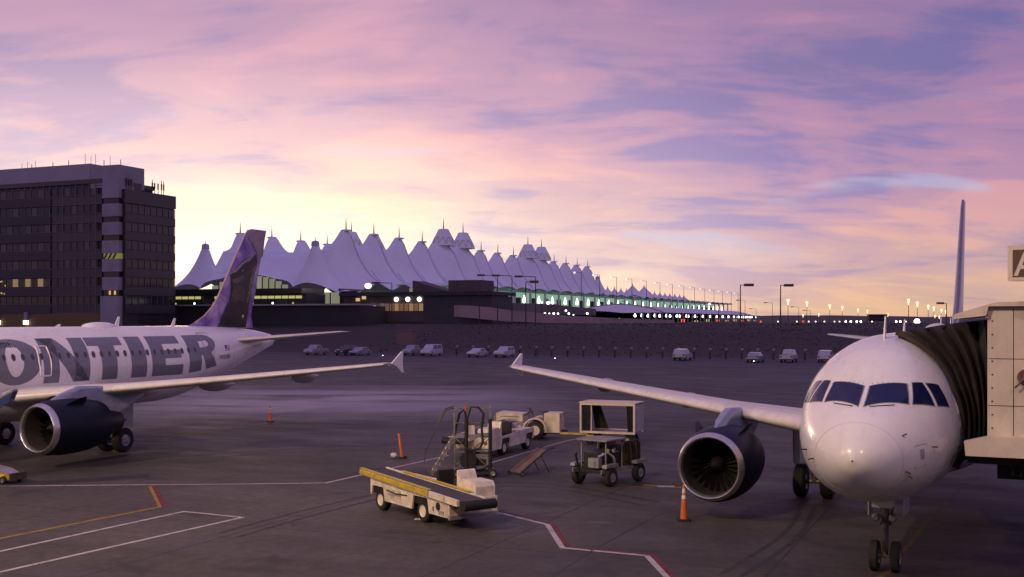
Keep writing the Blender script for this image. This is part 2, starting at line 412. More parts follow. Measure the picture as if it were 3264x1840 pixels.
# tyre marks left by tugs and loaders turning on the stand
TM = paint_mat('tyre_mark', (.032, .028, .027))
for pts_ in ([(700,1700),(1000,1620),(1300,1560),(1700,1540),(2100,1600)], [(760,1712),(1040,1632),(1320,1572),(1700,1552),(2060,1612)], [(300,1480),(800,1440),(1300,1420),(1800,1440)], [(300,1490),(800,1450),(1300,1430),(1780,1452)],
             [(600,1330),(1200,1320),(1900,1340)], [(600,1336),(1200,1326),(1900,1346)], [(2300,1830),(2500,1700),(2560,1600)], [(2360,1840),(2545,1710),(2600,1605)]):
    q_ = [Vector((*ground(*p), 0)) for p in pts_]; sm_ = []
    for i in range(len(q_)-1):
        p0, p1, p2, p3 = q_[max(0,i-1)], q_[i], q_[i+1], q_[min(len(q_)-1,i+2)]
        for k in range(8):
            t_ = k/8; sm_.append(tuple((.5*((2*p1)+(p2-p0)*t_+(2*p0-5*p1+4*p2-p3)*t_*t_+(3*p1-p0-3*p2+p3)*t_**3))[:2]))
    sm_.append(tuple(q_[-1][:2])); mb_ = MB(); strip(mb_, sm_, .16, 0, .003); o_ = mb_.build('tyre_mark', TM, smooth=0); o_['kind'] = 'structure'
# ================================================================== TENT-ROOFED TERMINAL
TD = Vector((.3527, .9357, 0)); TP = Vector((-.9357, .3527, 0))   # along the hall, across it (away from the camera)
T1 = Vector((-51.0, 347.0, 0)); BAY = 18.29
def tpt(s, w_, z): p = T1 + TD*s + TP*w_; return (p.x, p.y, z)      # s from first big mast, w from near mast row
FAB = mat('tent_membrane', (.76, .80, .85), .75, var=.03, scale=.15)
# thin fabric lets some sky through
_t = FAB.node_tree; _b = _t.nodes['Principled BSDF']; _tr = _t.nodes.new('ShaderNodeBsdfTranslucent'); _tr.inputs[0].default_value = (.55, .50, .52, 1)
_mx = _t.nodes.new('ShaderNodeMixShader'); _mx.inputs[0].default_value = .10
_t.links.new(_b.outputs[0], _mx.inputs[1]); _t.links.new(_tr.outputs[0], _mx.inputs[2]); _t.links.new(_mx.outputs[0], _t.nodes['Material Output'].inputs[0])
SEAM = mat('tent_seam', (.40, .40, .50), .7); STEEL = mat('dark_steel', (.05, .05, .055), .5, metal=.6)
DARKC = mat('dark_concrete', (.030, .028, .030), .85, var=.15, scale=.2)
PALEC = mat('pale_concrete', (.34, .31, .31), .8, var=.12, scale=.3)
def glow(name, col, s): return mat(name, (.02,.02,.02), .5, var=0, emit=col, estr=s)
G_green = glow('arcade_glow', (.46, .85, .60), .42); G_white = glow('lamp_white', (1, .97, .9), 4); G_cool = glow('lamp_cool', (.75, .95, 1), 4)
G_warm = glow('lamp_warm', (1, .72, .32), 9); G_yel = glow('window_yellow', (.85, .80, .28), .55); G_hall = glow('hall_glow', (.62, .62, .42), .32)
G_amber = glow('window_amber', (1, .62, .22), .7)
glow('window_amber_dim', (1, .60, .26), .28)
WOUT = 11.0; WROW = 38.2
def lerp(a, b, t): return a + (b-a)*t
def ridge(w_):
    if w_ < 0: W = -w_/WOUT; return 17.6 + 11.2*(1-W)**1.25
    if w_ > WROW: return ridge(-(w_-WROW))
    return 28.8 - 1.6*math.sin(math.pi*w_/WROW)
def valley(w_):
    if w_ < 0: W = -w_/WOUT; return 15.2 + 12.2*(1-W)**1.5
    if w_ > WROW: return valley(-(w_-WROW))
    return 27.4 - 2.6*math.sin(math.pi*w_/WROW)
def ipol(x, pts):
    for (a, ya), (b, yb) in zip(pts, pts[1:]):
        if x <= b:
            t = max(0, (x-a)/(b-a)); t = t*t*(3-2*t); return ya + (yb-ya)*t
    return pts[-1][1]
def edge_z(w_):                                        # free edge of the end tents: one wide arch between two low flaps
    if 3.5 < w_ < 34.7: return 12.6 + 6.8*math.sqrt(max(0, 1-((w_-19.1)/15.6)**2))
    v_ = w_ if w_ <= 3.5 else WROW - w_
    return 12.6 + 1.2*math.sin(math.pi*max(0, min(1, (v_+11)/14.5)))
def tent_z(ds, w_, kind):
    if kind == 'end':                                  # ds from +BAY/2 (joins the valley) to -7 (free edge)
        t = (BAY/2-ds)/(BAY/2+7); e = edge_z(w_)
        z = lerp(valley(w_), e, t**.62)
        for wm in (0, WROW):
            r_ = math.hypot(ds*1.05, (w_-wm)); z = max(z, e-1.2 + (28.9-e+1.2)*math.exp(-max(0, r_-.7)/5.0))
        return min(z, 28.7)
    x = min(1, abs(ds)/(BAY/2)); hh = x*(1.30-.30*x)
    z = lerp(ridge(w_), valley(w_), hh)
    r0, A, cap = (1.65, 5.0, 33.6) if kind == 'norm' else (4.3, 6.6, 34.1)
    for wm in (0, WROW):
        r_ = math.hypot(ds, w_-wm); z += A*math.exp(-(max(0, r_-r0)/(2.5 if kind == 'norm' else 3.2))**1.25)*(1-x**3*.9)
    return min(z, cap)
term = thing('tent_roofed_terminal', 'long terminal under a row of white pointed tent roofs, lit underneath', 'building', (T1.x, T1.y, 0))
def tl(s, w_, z): p = TD*s + TP*w_; return (p.x, p.y, z)
def samples(lo, hi, n, dense=()):
    xs = [lo + (hi-lo)*i/n for i in range(n+1)]
    for c, rr_ in dense:
        xs += [c + d for d in rr_]
    return sorted(set(round(x, 3) for x in xs if lo-1e-6 <= x <= hi+1e-6))
dn = (-5,-4,-3.2,-2.6,-2.1,-1.7,-1.4,-1,0,1,1.4,1.7,2.1,2.6,3.2,4,5)
WS = samples(-WOUT, WROW+WOUT, 40, ((0, dn), (WROW, dn)))
big = (5, 6, 10, 11)
for k in range(0, 17):
    kind = 'end' if k in (0, 16) else ('big' if k in big else 'norm')
    s0 = (k-1)*BAY; flip = -1 if k == 16 else 1
    if kind == 'end': DS = samples(-7, BAY/2, 16, ((0, (-4,-3,-2,-1.4,-.8,0,.8,1.4,2,3,4)),))
    else: DS = samples(-BAY/2, BAY/2, 12, ((0, dn),))
    rows = [[tl(s0 + d*flip, w_ if kind != 'end' or 0 <= w_ <= WROW else (w_*(1+.3*max(0, .5-d/BAY)) if w_ < 0 else WROW+(w_-WROW)*(1+.3*max(0, .5-d/BAY))), tent_z(d, w_, kind)) for w_ in WS] for d in DS]
    tent = MB().grid(rows).build('tent', FAB, term, smooth=28)
    for wm in (0, WROW):
        if kind == 'end':
            MB().lathe([(27.6, 1.25), (28.9, 1.1), (29.2, .5), (29.25, 0)], 10, 'Z', tl(s0, wm, 0)).build('mast_cap', SEAM, tent)
            MB().tube([tl(s0, wm, 29), tl(s0, wm, 30.4)], [.12, .05], 5).build('mast', STEEL, tent)
            continue
        ztop = 33.5
        if kind == 'big':
            ztop = 39.4
            pr = [(33.2, 4.62), (33.9, 4.35), (36.5, 3.25)]
            MB().lathe(pr, 16, 'Z', tl(s0, wm, 0)).build('clerestory_glass', mat('clerestory_dim', (.60,.62,.66), .7, var=.15, emit=(.5,.45,.22), estr=.05, spec=.1), tent)
            mu = MB()
            for q in range(10):
                a = 2*math.pi*q/10; a2 = a + math.pi/10
                def cp(ang, r_, z): c = tl(s0, wm, 0); return (c[0]+math.cos(ang)*r_, c[1]+math.sin(ang)*r_, z)
                mu.bar(cp(a, 4.42, 33.9), cp(a2, 3.3, 36.5), .13); mu.bar(cp(a2+math.pi/10, 4.42, 33.9), cp(a2, 3.3, 36.5), .13)
            mu.build('mullion_frame', SEAM, tent)
            MB().lathe([(36.45, 3.30), (37.6, 2.72), (38.6, 2.2), (39.2, 1.95), (39.4, 1.6), (39.45, 0)], 18, 'Z', tl(s0, wm, 0)).build('mast_cap', FAB, tent, smooth=50)
        else:
            MB().lathe([(33.3, 1.62), (33.66, 1.58), (33.78, 1.3), (33.8, 0)], 14, 'Z', tl(s0, wm, 0)).build('mast_cap', FAB, tent, smooth=30)
        MB().tube([tl(s0, wm, ztop), tl(s0, wm, ztop+3.9)], [.26, .05], 6).build('mast', STEEL, tent)
    if kind != 'end':                                   # cables over the ridge and down the outer slopes
        c1 = MB(); pts = []
        for i in range(0, 15):
            w_ = -1.7 - (WOUT-2.0)*i/14; pts.append(tl(s0+.05, w_, tent_z(0, w_, kind)+.10))
        c1.tube(pts, .17, 5); c1.build('ridge_cable', SEAM, tent)
        pts = []
        for i in range(0, 9):
            w_ = -4 - (WOUT-4.3)*i/8; pts.append(tl(s0+BAY/2-.03, w_, tent_z(BAY/2, w_, kind)+.06))
        MB().tube(pts, .17, 5).build('valley_cable', SEAM, tent)
# second, lower row of small tents past the far end
SM = MB()
peaks = [(16.07, 24.0), (16.85, 24.0), (17.6, 23.9), (18.3, 23.8), (19.04, 27.0), (20.6, 27.0), (21.5, 23.0), (22.1, 23.8), (22.9, 23.8), (23.7, 23.7), (24.5, 23.6), (25.35, 23.6), (26.2, 23.5), (27.0, 23.4)]
for i, (m_, zt) in enumerate(peaks):
    lo = m_ - ((m_-peaks[i-1][0])/2 if i else .4); hi = m_ + ((peaks[i+1][0]-m_)/2 if i < len(peaks)-1 else 1.5)
    rs = 2.6 if zt < 26 else 5.0
    rows = []
    for d in samples(lo*BAY, hi*BAY, 8, ((m_*BAY, (-3,-2,-1,-.5,0,.5,1,2,3)),)):
        row = []
        for w_ in samples(-16, 16, 12, ((0, (-3,-2,-1,-.5,0,.5,1,2,3)),)):
            r_ = math.hypot(d-m_*BAY, w_); over = max(0, (d-27*BAY)/(1.5*BAY))
            z = 17.6 + (zt-17.6)*(.60*math.exp(-r_/rs) + .40*max(0, 1-r_/ (13 if zt < 26 else 17))**1.4) - 1.2*(abs(w_)/16)**2 - 4*over
            row.append(tl(d, w_, z))
        rows.append(row)
    tt = MB().grid(rows).build('small_tent', FAB, term, smooth=40)
    MB().tube([tl(m_*BAY, 0, zt-.5), tl(m_*BAY, 0, zt+.6)], [.3, .1], 5).build('mast_cap', SEAM, tt)
# hall walls, kerbside arcade and end glazing
def tbox(name, s0, s1, w0, w1, z0, z1, m, par):
    return MB().add([tl(a, b, c) for c in (z0, z1) for a, b in ((s0,w0),(s1,w0),(s1,w1),(s0,w1))],
        [(3,2,1,0),(4,5,6,7),(0,1,5,4),(1,2,6,5),(2,3,7,6),(3,0,4,7)]).build(name, m, par, smooth=0)
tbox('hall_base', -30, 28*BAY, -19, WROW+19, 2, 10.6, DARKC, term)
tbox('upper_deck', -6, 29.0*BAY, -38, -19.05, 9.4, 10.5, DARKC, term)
tbox('arcade_wall', 12, 28*BAY, -19.0, -18.2, 10.7, 16.6, G_green, term)
CANO = mat('canopy_white', (.6,.62,.6), .6, var=.04)
NB = 30
for i in range(NB):
    s0 = 14 + i*16.5
    # arched fabric awning, lit from below, over each kerbside bay
    rows = []
    for a in range(7):
        u = a/6; row = []
        for b_ in range(7):
            v_ = b_/6; row.append(tl(s0 + u*16.2, -10.3 - v_*22, 17.2 + .9*math.sin(u*math.pi) - v_*.9 + .4*(v_**2)))
        rows.append(row)
    aw = MB().grid(rows).build('kerb_awning', CANO, term, smooth=50)
    MB().box(-.35, .35, -.35, .35, 10.5, 16.6).build('arcade_column', CANO, term, loc=tl(s0, -31.5, 0), rz=math.atan2(TD.y, TD.x))
    lw = MB().lathe([(12.3, .25), (12.7, .62), (13.6, .5), (15.2, .16)], 10, 'Z', cap=True).build('arcade_lamp', G_white if i % 3 else G_cool, term, loc=tl(s0+8.5, -26, 0))
    if i % 2 == 0: tbox('arcade_sign', s0+3, s0+7, -31.9, -31.6, 11.3, 12.0, G_yel, term)
    tbox('arcade_pier', s0+1.5, s0+6.5, -19.4, -19.05, 10.7, 14.6, DARKC, term)
# glazed north end under the arch
for i in range(14):
    w_ = 4.1 + i*2.15
    zt = min(edge_z(w_+.2), edge_z(w_+1.9)) - .3
    tbox('end_glass', -23.2, -23.05, w_, w_+1.95, 10, zt, G_hall, term)
    tbox('end_mullion', -23.5, -23.25, w_+1.95, w_+2.15, 10, zt, STEEL, term)
MB().lathe([(13.0, .1), (13.2, .9), (14.0, 1.15), (15.0, .7), (17.0, .45), (19.2, .25)], 12, 'Z', tl(-24.0, 17.6, 0)).build('hall_lamp', G_white, term)
for i in range(5):
    w_ = -11.4 + i*2.9
    tbox('end_glass', -24.4, -24.2, w_, w_+2.6, 8, 13.9, G_hall, term)
    tbox('end_mullion', -24.8, -24.45, w_+2.6, w_+2.9, 8, 13.9, STEEL, term)
tbox('end_screen', -24.3, -24.1, -17, -11.45, 8, 14.2, MATS.get('dark_glazing') or mat('dark_glazing', (.03,.032,.035), .25, var=.1), term)
tbox('end_screen', -23.6, -23.4, 34.3, 55, 8, 14.4, MATS['dark_glazing'], term)
tbox('side_glazing', -24, 12, -11.2, -10.9, 8, 15.0, mat('dark_glazing', (.03,.032,.035), .25, var=.1), term)
# bridge level with a lit window strip, in front of the hall
def gbox(name, x0, x1, y0, y1, z0, z1, m, par, base):
    return MB().box(x0, x1, y0, y1, z0, z1).build(name, m, par, smooth=0)
brid = thing('footbridge_concourse', 'dark low concourse block with a strip of yellow lit windows below the tents', 'building', (-92, 300, 0), math.atan2(TD.y, TD.x)-R(90))
# local x to the right across the view, y away
MB().box(-8, 58, 0, 14, 0, 9.6).build('lower_wall', DARKC, brid, smooth=0)
MB().box(-8, 58, -.8, 14.5, 9.7, 10.1).build('lower_roof', PALEC, brid, smooth=0)
MB().box(-10, 40, 2.5, 14, 12.9, 14.2).build('upper_wall', mat('dark_glazing', (.03,.032,.035), .25, var=.1), brid, smooth=0)
MB().box(-10, 40.5, 4.0, 13.5, 10.2, 12.8).build('window_back', STEEL, brid, smooth=0)
for i in range(24):
    x = -9.8 + i*2.06
    if i in (4, 9, 10): continue
    MB().box(x, x+1.9, 3.6, 3.75, 11.6, 12.3).build('lit_window', G_yel, brid, smooth=0)
    MB().box(x+1.93, x+2.03, 3.45, 3.6, 10.2, 12.8).build('mullion', STEEL, brid, smooth=0)
for i in range(7): MB().box(2+i*6, 2.3+i*6, 1.2, 1.5, 10.15, 10.6).build('roof_lamp', G_cool if i % 2 else G_yel, brid, smooth=0)
# central services block with three round lamps
blk = thing('services_block', 'dark brown block with three round white lamps along its wall, below the tents', 'building', (-20.5, 290, 0), math.atan2(TD.y, TD.x)-R(90))
BRN = mat('brown_panel', (.085, .062, .060), .8, var=.12, scale=.3)
MB().box(-26, 10.5, 0, 16, 0, 5.4).build('lower_wall', DARKC, blk, smooth=0)
MB().box(-26, -2.5, .35, 15, 5.5, 12.2).build('wall', BRN, blk, smooth=0)
MB().box(-2.4, 16.5, -.3, 15, 4.9, 12.2).build('wall', mat('dark_panel', (.045,.042,.05), .8, var=.12, scale=.3), blk, smooth=0)
MB().box(-26.5, 17, -1.2, 16, 12.3, 13.3).build('roof', mat('roof_dark', (.03,.03,.036), .8), blk, smooth=0)
MB().box(3.2, 12.3, 3, 12, 13.4, 16.3).build('penthouse', BRN, blk, smooth=0)
MB().prism([(-7.5, 13.35), (3.1, 13.35), (-7.5, 16.4)], 4, 12).build('sloped_roof', BRN, blk, smooth=0)
for i in range(3):
    x = -4.2 - 3.3*(2-i)+.6
    MB().lathe([(-.55, 0), (-.45, .3), (0, .58), (.2, .58)], 14, 'Y', (x, -.2, 11.4), cap=True).build('wall_lamp', G_white, blk)
for i in range(9):
    x = -15 + i*1.4; MB().box(x, x+1.1, .12, .3, 8.4, 10.3).build('lit_window', MATS['window_amber_dim'] if i in (0, 3, 6, 8) else mat('dim_amber', (.1,.06,.04), .4, var=.1, emit=(.6,.32,.16), estr=.22), blk, smooth=0)
for i in range(14):
    x = -13.5 + i*.95; MB().box(x, x+.75, -.14, -.02, 3.9, 4.75).build('lower_window', mat('dim_yellow', (.1,.08,.04), .4, var=.1, emit=(.6,.5,.22), estr=.30), blk, smooth=0)
for x, z, m_ in ((-21.6, 11.4, G_amber), (-19.8, 11.9, G_amber), (-17.0, 9.6, G_cool), (-15.9, 4.6, G_cool), (-14.8, 4.7, G_cool)):
    MB().box(x-.55, x+.55, .05, .28, z-.4, z+.4).build('lamp', m_, blk, smooth=0)
MB().lathe([(14.4, .3), (14.9, .85), (15.5, .8), (15.8, .2)], 12, 'Z', (-20.6, 4, 0), cap=True).build('roof_lamp', G_white, blk)
tbox('balcony_glass', -3, -2.6, -30, -23, 11, 15.5, G_hall, term)

# ---- ramp wall sweeping up to the kerbside road
def wall_strip(name, pts, th, m, label, cat):
    top = []; rows = [[], [], [], []]
    for i, (x, y, z0, z1) in enumerate(pts):
        j0 = max(0, i-1); j1 = min(len(pts)-1, i+1); d = Vector((pts[j1][0]-pts[j0][0], pts[j1][1]-pts[j0][1], 0)).normalized(); n = Vector((-d.y, d.x, 0))*th
        rows[0].append((x, y, z0)); rows[1].append((x, y, z1)); rows[2].append((x+n.x, y+n.y, z1)); rows[3].append((x+n.x, y+n.y, z0))
    o = MB().grid(rows).build(name, m, smooth=40); tag(o, label, cat); return o
def at(px_, Y, py_): return ((px_-1632)/3600*Y, Y, EYE - (py_-1018)*Y/3600)
RW = []
for px_, Y, t, b_ in ((1440, 288, 973, 1003), (1500, 284, 975, 1008), (1560, 281, 980, 1014), (1631, 280, 990, 1020), (1701, 283, 996, 1022), (1804, 292, 1006, 1026), (1968, 310, 1015, 1030), (2150, 335, 1020, 1033)):
    a = at(px_, Y, t); c = at(px_, Y, b_+6); RW.append((a[0], a[1], c[2], a[2]))
wall_strip('ramp_wall', RW, .6, mat('ramp_concrete', (.30, .225, .225), .85, var=.12, scale=.15), 'curved pinkish concrete ramp wall sweeping down beside the lit arcade', 'wall')
RW2 = []
for px_, Y, t, b_ in ((1500, 320, 962, 985), (1600, 322, 966, 990), (1700, 326, 968, 996), (1770, 332, 970, 1000), (1800, 345, 975, 1003), (1900, 360, 985, 1006)):
    a = at(px_, Y, t); c = at(px_, Y, b_); RW2.append((a[0], a[1], c[2], a[2]))
wall_strip('upper_ramp_wall', RW2, 8, mat('upper_ramp_concrete', (.15, .125, .13), .85, var=.12, scale=.15), 'dark upper road deck curving in front of the lit arcade', 'wall')  # upper deck in one even, darker concrete tone
for j, (px_, Y, py_, rr_) in enumerate(((1727, 318, 964, .5), (1747, 318, 966, .8), (1804, 300, 991, .45), (1737, 300, 1000, .5), (1751, 300, 1000, .35), (1765, 300, 1000, .5), (1779, 300, 1000, .4), (1813, 300, 1000, .45), (1872, 300, 1000, .5), (1974, 330, 1017, .5), (1828, 300, 1004, .3))):
    p = at(px_, Y, py_)
    t = thing('roadside_light', ['bright white light on the upper road in front of the arcade', 'large white light on the upper road in front of the arcade', 'warm white lamp below the upper road deck'][j] if j < 3 else ORD[j-3] + ' from the left of the small lights along the foot of the arcade road', 'light', (p[0], p[1], 0), group=None if j < 3 else 'small lights along the arcade road')
    rr_ *= .62; MB().tube([(0, 0, terrain_z(280, 0)), (0, 0, p[2])], .12, 5).build('post', STEEL, t)
    MB().lathe([(-rr_, 0), (-rr_*.7, rr_*.7), (0, rr_), (rr_*.7, rr_*.7), (rr_, 0)], 10, 'Z', (0, 0, p[2])).build('lamp', (G_amber if j == 9 else G_cool if j % 3 == 1 else G_white), t)

# ---- long vaulted canopy on the right
vd = Vector((.308, .951, 0)); vp = Vector((-.951, .308, 0)); V0 = Vector((33, 395, 0))
van = thing('vaulted_canopy', 'long low white vaulted canopy with rows of lights under its roof', 'canopy', tuple(V0))
def vl(s, w_, z): p = vd*s + vp*w_; return (p.x, p.y, z)
LEN = 420
rows = []
for i in range(45):
    s = LEN*i/44; e = max(0, (i-38)/6, (4-i)/4.6); row = []
    for k in range(17):
        u = -1 + k/8; wd = 17*(1-.6*e*e); row.append(vl(s, u*wd + 4, 8.8 + 3.0*(1-u*u)*(1-.9*e) - .4*e))
    rows.append(row)
MB().grid(rows).build('vault_roof', CANO, van, smooth=60)
fr_ = MB(); fr_.tube([vl(38.5, (-1+k/8)*17.1+4, 8.9+3.05*(1-(-1+k/8)**2)) for k in range(17)], .35, 6); fr_.build('front_arch', PALEC, van)
MB().grid([[vl(s, -13, 4.6), vl(s, 21, 4.6)] for s in (0, LEN)]).build('canopy_floor', DARKC, van, smooth=0)
for i in range(34):
    s = 2 + i*12.2
    MB().tube([vl(s, -12.5, 3.5), vl(s, -12.5, 8.8)], .35, 6).build('canopy_column', PALEC, van)
    MB().lathe([(7.0, .15), (7.3, .48), (7.8, .4), (8.3, .12)], 8, 'Z', vl(s+6, -11+ (i % 2)*5, 0), cap=True).build('canopy_lamp', G_white if i % 4 else G_cool, van)
    if i % 3 == 1: MB().box(-.8, .8, -.2, .2, 5.0, 5.0+random.random()*1.2+.6).build('canopy_sign', [G_amber, G_yel, glow('sign_red', (1, .1, .05), 1.2)][i % 9 // 3], van, loc=vl(s+3, -12, 0))

# ================================================================== OFFICE BLOCK, left
off = thing('office_block', 'tall dark glass office block with a pale stair tower and rooftop antennas', 'building', (-95.1, 262, 0), R(67.0)-R(90))
# local: x right along the front, y away
GLZ = mat('curtain_glass', (.020, .020, .028), .10, var=.35, scale=.6, spec=.32); GLZ2 = mat('curtain_glass_dim', (.028, .026, .034), .2, var=.3, scale=.8)
SPN = mat('spandrel', (.024, .022, .028), .35, var=.1); CONC = mat('stair_concrete', (.25, .245, .28), .8, var=.08, scale=.25)
FLH = 4.25; Z0 = 7.6
MB().box(-56, -.3, .4, 17.5, 0, 38.2).build('core', mat('core_dark', (.03,.028,.032), .8), off, smooth=0)
MB().box(-56.5, 0, -.1, 17.9, 37.9, 38.9).build('parapet', SPN, off, smooth=0)
MB().box(-56.2, -3.7, .15, 10.5, 38.95, 42.6).build('penthouse', mat('penthouse_panel', (.30,.28,.32), .8, var=.06, scale=.15), off, smooth=0)
pane_w = 1.86; pn = MB().box(0, pane_w, 0, .12, 0, 1.95).mesh('window_pane', GLZ, smooth=0); pn2 = MB().box(0, pane_w, 0, .12, 0, 1.95).mesh('window_pane_dim', GLZ2, smooth=0)
lit_p = MB().box(0, pane_w, 0, .12, 0, 1.95).mesh('window_pane_lit', mat('room_light', (.05,.04,.03), .3, var=.1, emit=(1,.66,.28), estr=.22), smooth=0)
mull = MB()
for f in range(7):
    z = Z0 + f*FLH
    MB().box(-56, -.05, .0, .4, z-.1, z+1.95).build('spandrel', mat('spandrel_pale', (.17,.155,.16), .6, var=.1) if 0 else SPN, off, smooth=0)
    # paler projecting bands on the left wing
    MB().box(-56, -15.5, -.25, -.01, z+.0, z+1.7).build('sunshade_band', mat('band_panel', (.046,.042,.046), .7, var=.08), off, smooth=0)
    for i in range(15):
        x = -15.3 + i*(pane_w+.14) - (0); 
        if x > -1.5: break
        place(pn if (i*7+f*3) % 4 else pn2, 'window_pane', off, (x, .06, z+2.08))
    for i in range(20):
        x = -55.8 + i*2.0
        lit = f == 1 and 13 <= i <= 18
        place(lit_p if lit and (i+f) % 2 else pn if (i*5+f) % 3 else pn2, 'window_pane', off, (x, .06, z+2.08))
for i in range(28):
    x = -55.9 + i*2.0; mull.box(x-.07, x+.07, -.06, .03, Z0, 38)
for f in range(15):
    zz = Z0 + f*FLH/2; mull.box(-55.9, -.1, -.05, .028, zz-.05, zz+.05)
mull.build('mullion_grid', mat('mullion_alu', (.12,.115,.125), .5, metal=.3), off, smooth=0)
# pale stair tower with openings
stt = MB().box(0, 5.1, -.6, 5, 0, 11.6).build('stair_tower', CONC, off, smooth=0)
for f in range(6):
    z = 11.6 + f*FLH + 1.9
    MB().box(.25, 5.0, -.3, 5, z-.5, z+2.45).build('tower_panel', CONC, off, smooth=0)
    MB().box(.35, 4.9, .1, 5, z-1.78, z-.52).build('tower_window', GLZ if f != 2 else mat('stair_light', (.05,.05,.03), .4, emit=(.75,.68,.16), estr=.22), off, smooth=0)
    if f == 2:
        for q in range(3): MB().bar((.6+q*1.3, .0, z-1.76), (1.5+q*1.3, .0, z-.56), .3).build('stair_flight', STEEL, off)
MB().box(-3.5, 4.95, .05, 8.5, 36.8, 41.9).build('tower_head', CONC, off, smooth=0)
# right wing, receding
rw_core = MB().box(-8, 5.75, 5.2, 18.2, 0, 36.0).build('wing_core', mat('core_dark', (.03,.028,.032), .8), off, smooth=0)
MB().box(5.0, 6.05, .9, 18.5, 33.2, 36.3).build('wing_parapet', SPN, off, smooth=0)
MB().box(5.15, 5.75, 1.0, 18.2, 0, Z0).build('wing_plinth', DARKC, off, smooth=0)
wp = MB().box(0, .1, 0, 1.9, 0, 1.95).mesh('window_pane_side', GLZ, smooth=0)
for f in range(6):
    z = Z0 + f*FLH
    MB().box(5.15, 6.0, 1.0, 18.3, z, z+1.95).build('spandrel', SPN, off, smooth=0)
    MB().box(5.15, 5.76, 1.0, 18.2, z+1.96, z+FLH-.02).build('window_reveal', STEEL, off, smooth=0)
    for i in range(8): place(wp, 'window_pane', off, (5.78, 1.3+i*2.12, z+2.1))
    for i in range(9): MB().box(5.9, 6.03, 1.12+i*2.12, 1.24+i*2.12, z+1.96, z+FLH-.02).build('mullion', MATS['mullion_alu'], off, smooth=0)
# street level: dark band with faint amber light put into its material, two lamps on brackets
MB().box(-56, -.4, -.3, .4, 4.5, 7.5).build('plinth_band', mat('plinth_brown_glow', (.10,.06,.03), .8, var=.2, emit=(.5,.28,.05), estr=.015), off, smooth=0)
for x in (-22.8, -31.8):
    MB().box(x-.5, x+.5, -1.0, -.35, 5.0, 5.9).build('wall_lamp', glow('lamp_greenish', (.95, 1, .75), 5), off, smooth=0)
    MB().box(x-.45, x+.45, -.9, -.36, 5.95, 7.9).build('lamp_bracket', CONC, off, smooth=0)
for f, x in ((0, 4.4), (0, 2.9)):
    MB().box(x-.25, x+.25, -.7, -.62, 11.9, 12.8).build('small_lamp', G_amber, off, smooth=0)
rnd = random.Random(5)
for i in range(12):
    x = -37 + rnd.random()*7.5; z = Z0 + FLH + rnd.random()*3.6
    MB().box(x, x+.22, -.36, -.28, z, z+.3).build('lit_point', G_amber, off, smooth=0)
# antennas
for x, y, z, h in ((-30,5,42.6,2.6),(-28.2,5,42.6,2.9),(-26.8,5,42.6,2.0),(-25.6,5,42.6,3.0),(-20,5,42.6,2.2),(-15,5,42.6,2.4),(-10.8,6,42.6,4.4),(-9.0,6,42.6,3.6),(-7.6,6,42.6,3.9),(-5,6,42.6,2),(-2.2,5,42.6,3.0),(1,5,42.6,1.6)):
    MB().tube([(x,y,z),(x,y,z+h*.8)], .05 if h > 2.5 else .09, 5).build('antenna', STEEL, off)
for x, y in ((5.2,2.2),(5.2,3.0),(5.2,3.8),(5.2,11),(5.2,11.8),(5.2,13),(5.2,14.2),(5.2,15)):
    MB().tube([(x,y,36.2),(x,y,36.2+2.2+rnd.random()*1.4)], .08, 5).build('antenna', STEEL, off); MB().box(x-.12,x+.12,y-.12,y+.12,37.4,38.9).build('antenna_panel', STEEL, off, smooth=0)
MB().box(2.4, 5.0, 4.6, 7.5, 36.3, 38.2).build('roof_unit', SPN, off, smooth=0)
# ================================================================== LAMP POSTS
def lamp_post(px_, Y, ptop, label, group, style, z0=4.8, arm=1):
    x, y, zt = at(px_, Y, ptop)
    t = thing('lamp_post', label, 'street lamp', (x, y, z0), group=group); h = zt - z0
    MB().tube([(0,0,0),(0,0,h)], [.16, .10], 6).build('pole', STEEL, t)
    if style == 'globe':
        MB().bar((0,0,h), (-2.2*arm,0,h+.1), .12).build('arm', STEEL, t)
        MB().lathe([(h-.5, 0), (h-.3, .36), (h, .46), (h+.25, .32), (h+.36, 0)], 10, 'Z', (-2.6*arm, 0, 0)).build('lamp', glow('globe_light', (1, .95, .88), 1.1), t)
    elif style == 'cobra':
        MB().bar((0,0,h), (arm*3.2,0,h+.12), .16).build('arm', STEEL, t)
        MB().box(min(arm*3.0,arm*4.9), max(arm*3.0,arm*4.9), -.3, .3, h-.12, h+.32).build('lamp_head', mat('lamp_head_brown', (.10,.05,.045), .6), t)
    elif style == 'box':
        MB().bar((0,0,h), (arm*1.0,0,h), .14).build('arm', STEEL, t)
        MB().box(min(arm*.8,arm*2.6), max(arm*.8,arm*2.6), -.5, .5, h-.25, h+.28).build('lamp_head', mat('lamp_head_brown', (.10,.05,.045), .6), t)
    elif style == 'flare':
        MB().lathe([(h-2.7, .10), (h-2.1, .2), (h-.9, .5), (h-.1, .68), (h+.1, .5), (h+.2, 0)], 10, 'Z').build('lamp', glow('sodium_light', (1, .78, .40), 2.0), t)
    return t
pts = [(1839,869),(1898,877),(1953,884),(2002,890),(2049,896),(2093,902),(2133,907),(2170,912),(2205,917),(2238,921),(2268,925),(2296,929),(2324,932),(2347,935)]
for i, (px_, py_) in enumerate(pts):
    lamp_post(px_+14-i*.6, 430*149/(1018-py_), py_, 'slim post with a lit white globe above the arcade road, ' + ORD[i] + ' from the left', 'globe lamp posts along the arcade road', 'globe', 8)
